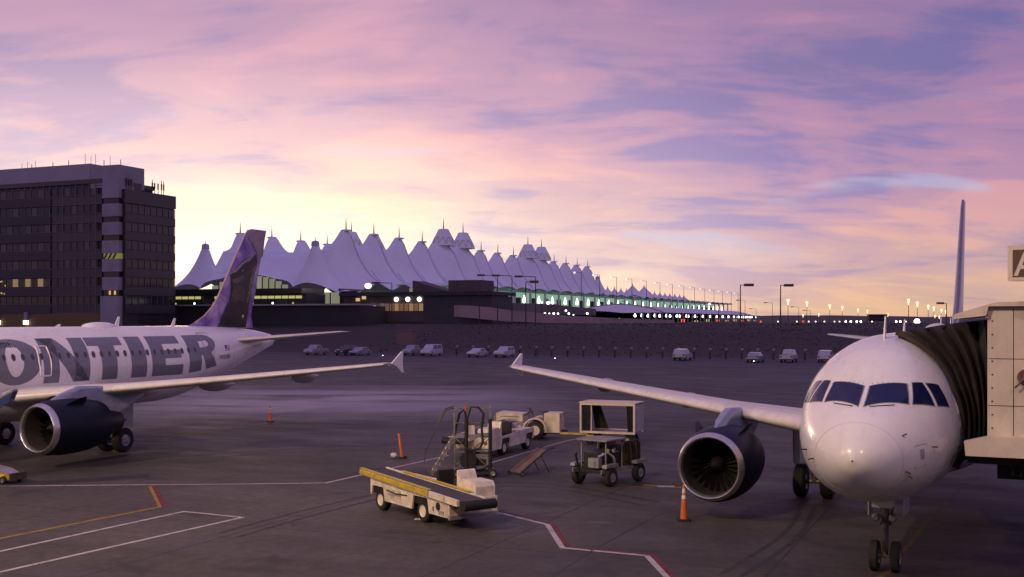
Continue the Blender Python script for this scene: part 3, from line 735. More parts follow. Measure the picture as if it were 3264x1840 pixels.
for px_, py_, Y, st, a, lb in ((1586,879,270,'cobra',-1,'dark lamp post with a long arm to the left before the tents, leftmost of three'),
                       (1632,880,275,'cobra',-1,'dark lamp post with a long arm before the tents, second of three'),
                       (1707,883,262,'cobra',-1,'dark lamp post with a long arm before the tents, rightmost of three'),
                       (1676,899,230,'box',1,'shorter dark lamp post with a box head to the right, before the tents'),
                       (1528,915,270,'cobra',-1,'dark lamp post with a long arm at the right end of the services block'),
                       (1249,903,275,'cobra',-1,'dark lamp post with a long arm over the services block roof'),
                       (2360,909,225,'box',1,'tall dark lamp post with a box head standing before the vaulted canopy, left one'),
                       (2488,910,232,'box',1,'tall dark lamp post with a box head standing before the vaulted canopy, right one'),
                       (2290,969,330,'globe',1,'low lamp post with one lit globe in front of the vaulted canopy'),
                       (3017,967,310,'box',-1,'dark lamp post with a box head behind the right airliner')):
    lamp_post(px_, Y, py_, lb, None, st, 4.6, a)
fl = [(2512,955,520),(2572,962,560),(2645,972,640),(2685,977,690),(2735,985,760),(2765,989,800),(2830,1000,900),(2896,954,500),(2924,963,545),(2959,973,620),(2977,979,680),(3001,986,750),(3015,990,800),(2980,1005,900),(2994,1008,950),(2610,1000,900),(2560,1003,950)]
fl.sort()
for i, (px_, py_, Y) in enumerate(fl):
    lamp_post(px_, Y, py_, 'car park post with a flaring warm light, ' + ORD[i] + ' from the left on the right skyline', 'warm car park lamps on the right skyline', 'flare', 5)
for i, (px_, py_, Y) in enumerate(((2375,958,600),(2462,966,640),(2546,979,680),(2583,990,720),(2410,985,800))):
    lamp_post(px_, Y, py_, 'thin unlit post far behind the vaulted canopy, ' + ORD[[0,2,3,4,1][i]] + ' from the left', 'thin unlit posts far behind the canopy', 'cobra', 5, -1)
# scattered far lights and far cars on the right
rnd = random.Random(11)
farc = [(2628,1036,1),(2696,1034,2),(2712,1034,2),(2731,1034,2),(2744,1034,2),(2857,1041,2),(2870,1041,2),(2888,1037,0),(2923,1038,4),(2560,1030,3),(2578,1033,1),(2600,1036,0),(2660,1037,0),(2540,1030,1),(2425,1036,3),(2480,1034,1),(2780,1040,1),(2676,1038,0)]
farc.sort(); nf = 0
for px_, py_, k in farc:
    Y = 420; p = at(px_, Y, py_); zg = terrain_z(400, 0)
    col = [glow('far_white', (1,.95,.85), 3), glow('far_cream', (1,.85,.6), 2.5), glow('far_blue_white', (.85,.92,1), 6), glow('far_red', (1,.08,.05), 1.2), glow('far_flood', (1,.92,.7), 12)][k]
    r_ = [.25, .28, .38, .4, 1.1][k]
    lb = 'large glaring lamp low on the right beside the bellows' if k == 4 else 'tiny light low along the right horizon, ' + ORD[nf] + ' from the left'
    nf += (k != 4)
    t = thing('far_light', lb, 'light', (p[0], p[1], zg), group=None if k == 4 else 'traffic lights along the right horizon')
    MB().tube([(0,0,0),(0,0,max(.3,p[2]-zg))], .1, 5).build('post', STEEL, t)
    MB().lathe([(-r_,0),(-r_*.6,r_*.8),(0,r_),(r_*.6,r_*.8),(r_,0)], 8, 'Z', (0,0,max(.5,p[2]-zg))).build('lamp', col, t)
bb = thing('far_shed', 'flat dark shed on the skyline behind the right airliner', 'building', (*at(2800, 600, 1040)[:2], 0), R(-10))
MB().box(-4.6,4.6,0,8,0,8.4).build('wall', DARKC, bb, smooth=0); MB().box(-4.9,4.9,-.4,8.4,8.4,8.9).build('roof', STEEL, bb, smooth=0)
# concrete headwall on the bank
x, y, z = at(1288, 214, 1080)
hw = MB().box(-1.75, 1.75, 0, 1.2, -1.0, 1.45).box(-1.95, 1.95, -.1, 1.3, 1.45, 1.6).build('culvert_headwall', mat('headwall_pink', (.15,.10,.095), .85, var=.12), loc=(x, y, z), rz=GA-R(90))
tag(hw, 'small pinkish concrete headwall set into the dark bank', 'wall')

# ================================================================== PARKED CARS
TYRE = mat('tyre_rubber', (.014,.013,.014), .8, var=.2, scale=6); RIM = mat('rim_metal', (.30,.29,.28), .4, metal=.6); CGL = mat('car_glass', (.015,.017,.022), .08, spec=.7)
def wheel(parent, x, y, r_, wd, name='wheel', rim=None, rimr=.58):
    wmb = MB().lathe([(-wd/2, r_*.55), (-wd/2, r_*.88), (-wd*.34, r_), (wd*.34, r_), (wd/2, r_*.88), (wd/2, r_*.55)], 18, 'Y')
    o = wmb.build(name, TYRE, parent, loc=(x, y, r_), smooth=40)
    MB().lathe([(-wd*.42, 0), (-wd*.46, r_*rimr*.4), (-wd*.40, r_*rimr*.8), (-wd*.5, r_*rimr), (wd*.5, r_*rimr), (wd*.40, r_*rimr*.8), (wd*.46, r_*rimr*.4), (wd*.42, 0)], 14, 'Y').build('rim', rim or RIM, o)
    return o
def car(kind, paint, label, px_, py_, face, group=None):
    x, y = ground(px_, py_)
    t = thing({'sedan':'parked_car','suv':'parked_suv','van':'parked_van','pickup':'parked_pickup'}[kind], label, {'sedan':'car','suv':'car','van':'van','pickup':'pickup'}[kind], (x, y, .008), GA + (0 if face > 0 else math.pi), group)
    Lh = 2.35 if kind != 'pickup' else 2.6; Wd = .92
    low = {'sedan': [(-Lh,.35),(-Lh,.82),(-1.5,.93),(-.2,.95),(1.3,.92),(2.2,.80),(Lh,.62),(Lh,.32)],
           'suv': [(-Lh,.42),(-Lh,1.05),(1.0,1.08),(2.1,1.0),(Lh,.8),(Lh,.4)],
           'van': [(-Lh,.42),(-Lh,1.1),(1.3,1.12),(2.15,1.0),(Lh,.8),(Lh,.4)],
           'pickup': [(-Lh,.5),(-Lh,1.1),(-.55,1.1),(1.2,1.12),(2.3,1.02),(Lh,.85),(Lh,.45)]}[kind]
    cab = {'sedan': [(-1.75,.92),(-1.0,1.42),(.25,1.45),(1.15,.93)], 'suv': [(-2.25,1.06),(-2.05,1.72),(.15,1.76),(1.0,1.08)],
           'van': [(-2.3,1.1),(-2.2,1.95),(.75,1.98),(1.55,1.1)], 'pickup': [(-.5,1.1),(-.35,1.78),(.75,1.8),(1.45,1.12)]}[kind]
    MB().prism(low, -Wd, Wd).build('body', paint, t, smooth=25)
    mb = MB(); n = len(cab); vs = [(a, s_*(Wd-.02 if b < 1.15 else Wd-.2), b) for s_ in (-1, 1) for a, b in cab]
    mb.add(vs, [tuple(range(n)), tuple(range(2*n-1, n-1, -1))] + [(i, i+n, (i+1)%n+n, (i+1)%n) for i in range(n)]).build('cabin', paint, t, smooth=25)
    # glass: windscreen, rear, sides, slightly proud
    def qd(a, b, y0, y1, nx):
        (xa, za), (xb, zb) = a, b; d = Vector((zb-za, 0, xa-xb)).normalized()*nx*.012
        def P(u, yy): return (xa+(xb-xa)*u + d.x, yy, za+(zb-za)*u + d.z)
        return MB().add([P(.14, -(Wd-.14)), P(.14, Wd-.14), P(.86, Wd-.24), P(.86, -(Wd-.24))], [(0,1,2,3)])
    qd(cab[3], cab[2], 0, 0, -1).build('windscreen', CGL, t, smooth=0); qd(cab[0], cab[1], 0, 0, 1).build('rear_window', CGL, t, smooth=0)
    for s_ in (-1, 1):
        za, zb = cab[0][1]+.08, cab[1][1]-.1; x0, x1 = cab[0][0]+.25, cab[3][0]-.28; x2, x3 = cab[1][0]+.12, cab[2][0]-.05
        mbs = MB()
        for u0, u1 in ((0, .47), (.53, 1)):
            def S(u, v_):
                xa = x0+(x1-x0)*u; xb = x2+(x3-x2)*u; yy = (Wd-.02) + (-.18)*((za+(zb-za)*v_-cab[0][1])/(cab[1][1]-cab[0][1]))
                return (xa+(xb-xa)*v_, s_*(yy+.012), za+(zb-za)*v_)
            mbs.add([S(u0,0),S(u1,0),S(u1,1),S(u0,1)], [(0,1,2,3)])
        mbs.build('side_window', CGL, t, smooth=0)
        for xx in (-1.45, 1.45): wheel(t, xx, s_*(Wd-.1), .35, .22)
        MB().box(Lh-.04, Lh+.015, s_*.62-.18, s_*.62+.18, .62, .78).build('headlight', mat('headlight_glass', (.5,.5,.5), .2), t, smooth=0)
        MB().box(-Lh-.015, -Lh+.04, s_*.74-.12, s_*.74+.12, .72, .98).build('tail_light', mat('tail_red', (.25,.01,.01), .3), t, smooth=0)
    MB().box(Lh-.02, Lh+.06, -.85, .85, .34, .52).build('bumper', STEEL, t, smooth=0); MB().box(-Lh-.06, -Lh+.02, -.85, .85, .38, .56).build('bumper', STEEL, t, smooth=0)
    if kind == 'pickup':
        MB().box(-2.5, -.65, -.78, .78, 1.07, 1.115).build('load_bed', STEEL, t, smooth=0)
    return t
PW = mat('car_white', (.42,.43,.47), .3, coat=.5, var=.04); PD = mat('car_dark', (.03,.03,.035), .3, coat=.5); PS = mat('car_silver', (.26,.27,.31), .3, coat=.4, metal=.2)
car('pickup', PS, 'silver pickup with an amber roof light, leftmost in the row by the bank', 1008, 1132, -1)
car('suv', PD, 'black car parked close beside a pale sedan under the left wing tip', 1102, 1133, -1)
car('sedan', PS, 'pale sedan parked right of a black car by the bank', 1148, 1133, -1)
car('pickup', PS, 'silver pickup nose out, just above the left winglet tip', 1318, 1133, -1)
car('van', PW, 'white passenger van beside the silver pickup above the left winglet', 1376, 1135, -1)
car('sedan', PW, 'small white sedan with gaps on both sides in the parked row', 1522, 1138, -1)
car('suv', PW, 'white wagon nose out, right of the small white sedan', 1608, 1139, -1)
car('suv', PW, 'white estate seen from behind amid the post row', 2176, 1149, 1)
car('sedan', PS, 'low silver car in the right part of the parked row', 2408, 1155, 1)
car('pickup', PW, 'white pickup beside the airliner nose, second from right', 2515, 1155, 1)
car('suv', PW, 'white car half hidden behind the airliner nose', 2634, 1155, 1)
# plug-in posts with small signs, one to each bay
for i in range(27):
    px_ = 1455 + i*50.5; 
    if px_ > 2600: break
    s_, w_ = 175.5, None
    u = (px_-1632)/3600; wv = s_*(GX[0]-u*GX[1])/(u*HX[1]-HX[0]); x, y, _ = grd(s_, wv)
    t = thing('parking_post', 'dark parking bay post with a small pale sign, ' + ORD[i] + ' from the left', 'post', (x, y, .008), GA, 'parking bay posts along the bank')
    MB().box(-.13,.13,-.13,.13,0,.95).box(-.17,.17,-.17,.17,.95,1.05).build('post', mat('post_dark', (.03,.028,.03), .7), t, smooth=0)
    MB().tube([(0.3,0,0),(0.3,0,1.5)], .03, 5).build('sign_pole', STEEL, t); MB().box(.27,.30,-.2,.2,1.4,1.72).build('sign_plate', mat('sign_grey', (.26,.25,.28), .6), t, smooth=0)
for i, (px_, py_) in enumerate(((1220,1141),(1769,1150),(2403,1160))):
    x, y = ground(px_, py_); t = thing('taxiway_light', ['tiny bright edge light on the road above the left winglet', 'tiny bright edge light on the road right of the right winglet', 'tiny bright edge light on the road under the low silver car'][i], 'light', (x, y, .004), group='edge lights on the service road')
    MB().tube([(0,0,0),(0,0,.35)], .06, 6).build('stem', STEEL, t); MB().lathe([(.3,.05),(.36,.08),(.42,.06),(.45,0)], 8, 'Z').build('lamp', G_cool, t)
# fuselage lines: station aft of the nose, crown z, keel z, half width, z of widest point
FUS = [(0,3.32,3.28,.02,3.30),(.06,3.52,3.10,.22,3.30),(.2,3.70,2.93,.42,3.31),(.5,3.97,2.69,.71,3.33),(1.0,4.27,2.45,1.02,3.36),(1.6,4.53,2.27,1.29,3.40),
       (2.2,4.82,2.14,1.49,3.46),(2.8,5.17,2.04,1.64,3.54),(3.4,5.44,1.97,1.75,3.62),(4.2,5.66,1.90,1.855,3.72),(5.2,5.80,1.85,1.93,3.80),(6.4,5.865,1.82,1.965,3.85),(7.6,5.88,1.80,1.975,3.86),
       (22.5,5.88,1.80,1.975,3.86),(24,5.88,1.93,1.95,3.92),(25.5,5.87,2.22,1.86,4.05),(27,5.84,2.63,1.70,4.22),(28.5,5.80,3.08,1.48,4.42),(30,5.72,3.54,1.18,4.62),(31.5,5.60,3.98,.84,4.78),(32.8,5.42,4.36,.52,4.88),(33.6,5.26,4.60,.28,4.93),(33.84,5.10,4.76,.12,4.93)]
def fus_at(p):
    p = max(0.0, min(33.84, p)); T = FUS
    i = 0
    while i < len(T)-2 and p > T[i+1][0]: i += 1
    x0, x1 = T[i][0], T[i+1][0]; t = (p-x0)/(x1-x0); out = []
    for c in range(1, 5):
        y0, y1 = T[i][c], T[i+1][c]; d = (y1-y0)/(x1-x0)
        def sl(j):
            if j == 0: return (T[1][c]-T[0][c])/(T[1][0]-T[0][0])
            if j == len(T)-1: return (T[j][c]-T[j-1][c])/(T[j][0]-T[j-1][0])
            a = (T[j][c]-T[j-1][c])/(T[j][0]-T[j-1][0]); b = (T[j+1][c]-T[j][c])/(T[j+1][0]-T[j][0])
            return 0 if a*b <= 0 else 2*a*b/(a+b)
        m0, m1 = sl(i)*(x1-x0), sl(i+1)*(x1-x0)
        out.append((2*t**3-3*t*t+1)*y0+(t**3-2*t*t+t)*m0+(-2*t**3+3*t*t)*y1+(t**3-t*t)*m1)
    return out
def fus_pt(p, th, off=0.0):          # th: 0 at the crown, + to port; local x aft, y starboard, z up
    top, bot, hw, zc_ = fus_at(p); c, s_ = math.cos(th), math.sin(th)
    a = (top-zc_) if c > 0 else (zc_-bot)
    return (p, -(hw+off)*s_, zc_ + (a+off)*c)
# ================================================================== AIRLINERS
AW = mat('aircraft_white', (.74,.72,.72), .28, coat=.35, var=.035, scale=.7)
def grime(m, amt=.22):
    t = m.node_tree; b = t.nodes['Principled BSDF']; co = t.nodes.new('ShaderNodeTexCoord'); mp = t.nodes.new('ShaderNodeMapping'); mp.inputs['Scale'].default_value = (.5, 3.0, .8)
    n = t.nodes.new('ShaderNodeTexNoise'); n.inputs['Scale'].default_value = 1.6; n.inputs['Detail'].default_value = 8; n.inputs['Roughness'].default_value = .7
    t.links.new(co.outputs['Object'], mp.inputs[0]); t.links.new(mp.outputs[0], n.inputs['Vector'])
    r = t.nodes.new('ShaderNodeValToRGB'); r.color_ramp.elements[0].position = .54; r.color_ramp.elements[1].position = .76; r.color_ramp.elements[0].color = (0,0,0,1); r.color_ramp.elements[1].color = (amt,amt,amt,1)
    t.links.new(n.outputs['Fac'], r.inputs[0]); src = b.inputs['Base Color'].links[0].from_socket
    mx_ = t.nodes.new('ShaderNodeMix'); mx_.data_type = 'RGBA'; t.links.new(r.outputs[0], mx_.inputs[0]); t.links.new(src, mx_.inputs[6]); mx_.inputs[7].default_value = (.30,.26,.23,1); t.links.new(mx_.outputs[2], b.inputs['Base Color'])
grime(AW)
AG = mat('aircraft_grey', (.34,.34,.36), .35, var=.06, scale=.8)
WINGM = mat('wing_paint', (.52,.50,.50), .38, var=.07, scale=.7); BARE = mat('bare_metal', (.55,.53,.52), .28, metal=.85, var=.08, scale=3)
BLUE = mat('nacelle_blue', (.004,.0065,.017), .45, spec=.22, var=.12, scale=1.2); DKM = mat('engine_dark', (.035,.033,.033), .45, metal=.5, var=.2)
COCK = mat('cockpit_glass', (.008,.012,.055), .12, spec=.28, var=.1); LINEM = mat('panel_gap', (.22,.20,.20), .6); BLK = mat('matt_black', (.008,.008,.009), .7)
STRUTM = mat('gear_strut', (.13,.12,.115), .5, metal=.3, var=.2, scale=6)
TITLE = mat('title_grey', (.155,.15,.195), .32, coat=.3, var=.05); BLACKT = mat('title_black', (.02,.02,.025), .35)
PCT = [(0,0),(.004,.10),(.015,.20),(.04,.32),(.10,.44),(.2,.5),(.35,.49),(.5,.42),(.7,.27),(.88,.11),(1,.012)]
def airfoil_rows(secs, vert=False):
    # secs: (LE p, chord, span, height, thickness ratio, camber)
    rows = []
    for le, ch, q, z, th in secs:
        up = [(x, t*th*ch*1.15) for x, t in PCT]; dn_ = [(x, -t*th*ch*.85) for x, t in PCT[::-1][:-1]]
        rows.append([((le + x*ch, q, z + t) if not vert else (le + x*ch, t, z)) for x, t in up + dn_])
    return rows
def loft(name, secs, m, parent, vert=False, smooth=30):
    rows = airfoil_rows(secs, vert); mb = MB().grid(rows, close=True); n = len(rows[0])
    mb.add(rows[0], [tuple(range(n))]); mb.add(rows[-1], [tuple(range(n))])
    return mb.build(name, m, parent, smooth=smooth, weld=True)
def surf_patch(corners, nu=8, nv=8, off=.006, par=fus_pt):
    rows = []
    for i in range(nv+1):
        v_ = i/nv; row = []
        for k in range(nu+1):
            u = k/nu
            p = (corners[0][0]*(1-u)+corners[1][0]*u)*(1-v_) + (corners[3][0]*(1-u)+corners[2][0]*u)*v_
            th = (corners[0][1]*(1-u)+corners[1][1]*u)*(1-v_) + (corners[3][1]*(1-u)+corners[2][1]*u)*v_
            row.append(par(p, R(th), off))
        rows.append(row)
    return MB().grid(rows)
def surf_line(pts, wd=.02, off=.004):
    mb = MB(); P = [Vector(fus_pt(p, R(th), off)) for p, th in pts]
    mb.tube(P, wd/2, 4); return mb
def make_airliner(name, label, loc, rz):
    A = thing(name, label, 'airliner', loc, rz)
    ps = [0,.015,.04,.08,.14,.22,.32,.45,.6,.8,1.0,1.2,1.4,1.6,1.8,2.0,2.2,2.4,2.6,2.8,3.0,3.2,3.4,3.7,4,4.4,4.8,5.2,5.8,6.4,7,7.6] + [9,11,13,15,17,19,21,22.5] + [23+.55*i for i in range(20)] + [33.6,33.75,33.84]
    n = 56
    rows = [[fus_pt(p, 2*math.pi*k/n) for k in range(n)] for p in ps]
    fz = MB().grid(rows, close=True); fz.add(rows[-1], [tuple(range(n))]); fus = fz.build('fuselage', AW, A, smooth=60, weld=True)
    # cockpit glazing: six panes, port and starboard
    PANES = [[(2.05,2.8),(2.48,30),(1.89,39.5),(1.19,3.4)], [(2.62,34),(2.86,41),(2.6,59),(2.0,43)], [(2.95,43.5),(3.36,52),(3.28,69),(2.74,61.5)]]
    for pn_ in PANES:
        for s_ in (1, -1):
            cw = surf_patch([(p, th*s_) for p, th in pn_], off=.010).build('cockpit_window', COCK, A, smooth=60)
            cp_, ct_ = sum(p for p, _ in pn_)/4, sum(t for _, t in pn_)/4
            surf_patch([(cp_+(p-cp_)*1.07, (ct_+(th-ct_)*1.07)*s_) for p, th in pn_], off=.005).build('window_seal', mat('window_seal', (.20,.19,.19), .6), cw, smooth=60)
    for s_ in (1, -1):
        MB().bar(fus_pt(1.16, R(9*s_), .03), fus_pt(1.55, R(30*s_), .03), .016).build('wiper', DKM, A)
    surf_line([(.62+.36*(1-math.cos(R(a)))/2, a) for a in range(0, 361, 6)], .008, .0).build('radome_seam', mat('seam_pale', (.48,.45,.45), .6), A)
    SEAMP = mat('seam_pale', (.48,.45,.45), .6)
    for p in (3.75, 6.3, 8.4, 10.5):
        surf_line([(p, a) for a in range(-150, 151, 6)], .007, .0).build('skin_joint', SEAMP, A)
    for th in (-118, -78, -30, 30, 78, 118):
        surf_line([(1.25 + .25*i, th) for i in range(20)] if abs(th) > 60 else [(3.4 + .3*i, th) for i in range(14)], .006, .0).build('skin_joint', SEAMP, A)
    for a in range(-40, 41, 4):
        if abs(a) > 1: surf_patch([(2.10+.011*abs(a),a-.35),(2.14+.011*abs(a),a-.35),(2.14+.011*abs(a),a+.35),(2.10+.011*abs(a),a+.35)], 1, 1, .004).build('fastener', LINEM, A, smooth=0)
    # nose details on the port lower side
    surf_line([(1.19,80),(1.62,82),(1.66,106),(1.24,108),(1.19,80)], .016, .002).build('hatch_outline', LINEM, A)
    surf_patch([(1.36,86),(1.52,86.5),(1.56,98),(1.40,98)], 3, 3, .004).build('hatch_panel', AG, A)
    for p, th in ((.95,62),(1.0,112),(1.15,118),(1.9,88),(.9,-100),(1.35,-92)):
        a = Vector(fus_pt(p, R(th), 0)); b = Vector(fus_pt(p, R(th), .10)); MB().tube([a, b, b+Vector((-.10,0,0))], .016, 5).build('pitot_probe', DKM, A)
    surf_patch([(2.2,-90),(2.32,-90),(2.36,-101),(2.22,-101)], 3, 3, .004).build('static_plate', mat('plate_brown', (.12,.07,.05), .5), A)
    # crown antennas
    for p, h in ((4.9, .55), (16.2, .12), (20.2, .50), (24.5, .42), (8.9, .35)):
        z = fus_at(p)[0]
        MB().add([(p-.10,-.02,z-.02),(p+.20,-.02,z-.02),(p+.30,-.012,z+h),(p+.16,-.012,z+h),(p-.10,.02,z-.02),(p+.20,.02,z-.02),(p+.30,.012,z+h),(p+.16,.012,z+h)],
                 [(0,1,2,3),(7,6,5,4),(0,4,5,1),(1,5,6,2),(2,6,7,3),(3,7,4,0)]).build('blade_antenna', AW, A, smooth=0)
    rows = []
    for i in range(11):
        u = -1 + i/5; rr_ = math.sqrt(max(0, 1-u*u)); rows.append([(19.0 + 1.15*u, .46*rr_*math.cos(math.pi*k/10), 5.80 + .30*rr_**.8*math.sin(math.pi*k/10)) for k in range(11)])
    MB().grid(rows).build('radome_blister', AW, A, smooth=60)
    # doors and exits drawn by their gaps
    for s_ in (1, -1):
        for (p0, p1, t0, t1) in ((4.35,5.2,45,100),(25.05,25.85,38,98)):
            q = [(p0,t0),(p1,t0),(p1,(t0+t1)/2),(p1,t1),(p0,t1),(p0,(t0+t1)/2),(p0,t0)]
            pts_ = []
            for (a, b), (c, d) in zip(q, q[1:]): pts_ += [(a+(c-a)*u/6, (b+(d-b)*u/6)*s_) for u in range(6)]
            pts_.append((q[0][0], q[0][1]*s_)); surf_line(pts_, .03, .004).build('door_outline', LINEM, A)
        q = [(13.36,56),(13.98,56),(14.02,78),(13.98,96),(13.36,96),(13.32,78),(13.36,56)]; pts_ = []
        for (a, b), (c, d) in zip(q, q[1:]): pts_ += [(a+(c-a)*u/6, (b+(d-b)*u/6)*s_) for u in range(6)]
        pts_.append((q[0][0], q[0][1]*s_)); surf_line(pts_, .07, .006).build('exit_outline', AW if s_ > 0 else LINEM, A)
    # cabin windows
    oval = [(math.cos(a)*.105*(1 if abs(math.cos(a)) < .8 else .97), math.sin(a)*.155) for a in [2*math.pi*i/12 for i in range(12)]]
    wme = MB().prism(oval, -.006, .006).mesh('cabin_window', mat('cabin_pane', (.035,.045,.030), .12, spec=.7), smooth=0)
    fme = MB().prism([(a*1.22, b*1.15) for a, b in oval], -.003, .003).mesh('window_rim', mat('rim_grey', (.20,.20,.23), .4), smooth=0)
    for s_ in (1, -1):
        for i in range(34):
            p = 6.6 + .533*i
            if p > 24.3: break
            th = R(70.5*s_); c = fus_pt(p, th, .004)
            o = place(wme, 'cabin_window', A, c, rot=(R(18)*(-1 if s_ > 0 else 1), 0, 0))
            place(fme, 'window_rim', o, (0, .003*s_, 0))
    # wings
    for s_ in (1, -1):
        Y = lambda q: -q*s_
        SEC = [(10.3, 6.9, 0.6, 2.62, .13), (11.0, 6.0, 2.0, 2.74, .13), (12.05, 5.0, 4.0, 2.93, .125), (13.35, 3.75, 6.5, 3.16, .118), (15.2, 3.05, 10.0, 3.50, .112), (17.2, 2.25, 13.9, 3.90, .108), (18.75, 1.62, 16.95, 4.22, .10)]
        wing = loft('wing', [(a, b, Y(q), z, t) for a, b, q, z, t in SEC], WINGM, A, smooth=25)
        # slat gap lines and leading-edge slat strip
        def wsec(q):
            for a, b in zip(SEC, SEC[1:]):
                if q <= b[2]:
                    u = (q-a[2])/(b[2]-a[2]); return [a[k]+(b[k]-a[k])*u for k in range(5)]
            return list(SEC[-1])
        def wpt(q, x, up=1, off=.006):
            le, ch, _, z, th = wsec(q)
            for (x0, t0), (x1, t1) in zip(PCT, PCT[1:]):
                if x <= x1: tt = t0+(t1-t0)*(x-x0)/(x1-x0); break
            return (le+x*ch, Y(q), z + up*(tt*th*ch*(1.15 if up > 0 else .85) + off))
        for q0, q1 in ((2.6, 5.2), (6.3, 9.6), (9.65, 12.9), (12.95, 16.4)):
            rows = []
            for i in range(9):
                q = q0+(q1-q0)*i/8
                rows.append([wpt(q, x, 1) for x in (.15, .08, .04, .015, .004)] + [wpt(q, 0, 1, 0)] + [wpt(q, x, -1) for x in (.004, .015, .04, .08)])
            MB().grid(rows).build('slat', BARE if 0 else mat('slat_paint', (.60,.57,.56), .3, var=.06), wing, smooth=40)
        for x in (.70,):
            MB().tube([wpt(q, x, 1, .002) for q in (2.4, 4, 6.5, 9, 12.5)], .012, 4).build('flap_gap', LINEM, wing)
        for q in (5.0, 8.7, 12.6):                      # flap track fairings
            le, ch, _, z, th = wsec(q)
            rows = []
            for i in range(9):
                u = i/8; r_ = math.sin(math.pi*min(1, u*1.05+.02))**.7*.24; xx = le+ch*.50 + u*(ch*.5+1.0 - .1*q*0); zz = z-.20-.18*u*0
                rows.append([(xx, Y(q)+r_*.7*math.cos(2*math.pi*k/10), zz + r_*1.25*math.sin(2*math.pi*k/10)) for k in range(10)])
            MB().grid(rows, close=True).build('flap_track_fairing', AG, wing, smooth=50)
        # tip fence, above and below
        tz, tp = 4.26, 18.75
        poly = [(tp+.35, tz-.02), (tp+.70, tz+.18), (tp+1.28, tz+.50), (tp+1.42, tz+.50), (tp+1.36, tz+.1), (tp+1.36, tz-.1), (tp+1.46, tz-.46), (tp+1.32, tz-.47), (tp+.85, tz-.16)]
        MB().prism(poly, Y(17.02)-.03, Y(17.02)+.03).build('wingtip_fence', AW, wing, smooth=0)
        MB().lathe([(0,0),(.08,.06),(.25,.075),(.5,.03),(.55,0)], 8, 'X', (18.62, Y(16.9), 4.22)).build('nav_light', mat('nav_glass', (.3,.28,.26), .15), wing)
        # engine: cowl with lip, fan, core
        eq, ez, e0 = Y(5.75), 1.70, 9.55
        cowl = MB().lathe([(.10,1.00),(.25,1.06),(.6,1.14),(1.1,1.185),(1.8,1.19),(2.5,1.13),(3.1,1.02),(3.35,.96),(3.36,.90),(2.9,.92)], 40, 'X', (e0, eq, ez)).build('engine_cowl', BLUE, A, smooth=50)
        MB().lathe([(.26,1.063),(.12,1.015),(.03,.975),(0,.945),(.02,.915),(.09,.89),(.2,.875)], 40, 'X', (e0, eq, ez)).build('inlet_lip', BARE, cowl, smooth=60)
        MB().lathe([(.2,.874),(.5,.862),(.95,.868),(1.15,.87)], 36, 'X', (e0, eq, ez)).build('inlet_duct', mat('duct_grey', (.035,.030,.027), .55, var=.1), cowl, smooth=60)
        MB().lathe([(1.12,.87),(1.13,0)], 30, 'X', (e0, eq, ez)).build('fan_backing', BLK, cowl)
        bl = MB().add([(0,.0,.22),(.10,.04,.22),(.13,.20,.55),(.12,.30,.85),(.02,.20,.86),(0,.08,.55)], [(0,1,2,3,4,5)]).mesh('fan_blade', mat('fan_titanium', (.004,.004,.005), .6), smooth=0)
        for k in range(24):
            place(bl, 'fan_blade', cowl, (e0+.95, eq, ez), rot=(2*math.pi*k/24, 0, 0))
        MB().lathe([(.55,0),(.62,.06),(.8,.16),(1.0,.235),(1.1,.25)], 20, 'X', (e0, eq, ez)).build('spinner', mat('spinner_black', (.02,.02,.02), .4), cowl)
        MB().lathe([(2.9,.72),(3.4,.66),(4.1,.52),(4.6,.43),(4.62,.38),(4.3,.38)], 24, 'X', (e0, eq, ez)).build('core_exhaust', DKM, cowl, smooth=50)
        MB().lathe([(4.2,.30),(4.7,.22),(5.2,.03)], 16, 'X', (e0, eq, ez)).build('exhaust_cone', DKM, cowl)
        for ang in (35, -35):
            ca = R(90-ang); MB().add([(e0+.9, eq+1.17*math.cos(ca), ez+1.17*math.sin(ca)), (e0+2.0, eq+1.19*math.cos(ca), ez+1.19*math.sin(ca)), (e0+1.9, eq+1.55*math.cos(ca), ez+1.55*math.sin(ca)), (e0+1.5, eq+1.5*math.cos(ca), ez+1.5*math.sin(ca))], [(0,1,2,3)]).build('nacelle_strake', BLUE, cowl, smooth=0)
        # pylon
        rows = []
        for (x0, z0_, z1_, hw_) in ((e0+.75, ez+1.10, ez+1.16, .06), (e0+1.4, ez+1.0, ez+1.42, .17), (e0+2.3, ez+.9, ez+1.66, .2), (e0+3.3, ez+.6, ez+1.62, .2), (e0+4.6, ez+.38, ez+1.5, .18), (e0+6.2, ez+.95, ez+1.4, .1)):
            rows.append([(x0, eq-hw_, z0_), (x0, eq-hw_, z1_-.1), (x0, eq-hw_*.5, z1_), (x0, eq+hw_*.5, z1_), (x0, eq+hw_, z1_-.1), (x0, eq+hw_, z0_)])
        MB().grid(rows, close=True).build('engine_pylon', BLUE if 0 else mat('pylon_paint', (.20,.22,.34), .3, coat=.3), A, smooth=40)
        # main gear
        gq = Y(3.80); gp = 16.11
        leg = MB().tube([(gp-.1, gq, 2.75), (gp, gq, 1.2), (gp, gq, .56)], [.16,.13,.10], 10).build('main_gear_leg', STRUTM, A)
        MB().tube([(gp, gq-.62, .56), (gp, gq+.62, .56)], .08, 8).build('axle', STRUTM, leg); MB().bar((gp-.05, gq+.9*s_, 2.6), (gp, gq, 1.25), .09).build('side_stay', STRUTM, leg)
        for dq in (-.46, .46):
            wo_ = wheel(A, gp, gq+dq, .58, .40, 'main_wheel', RIM, .5)
        MB().box(gp-.55, gp+.5, gq-.62*s_-.02, gq-.62*s_+.02, 1.15, 2.5).build('gear_door', AG, A, smooth=0)
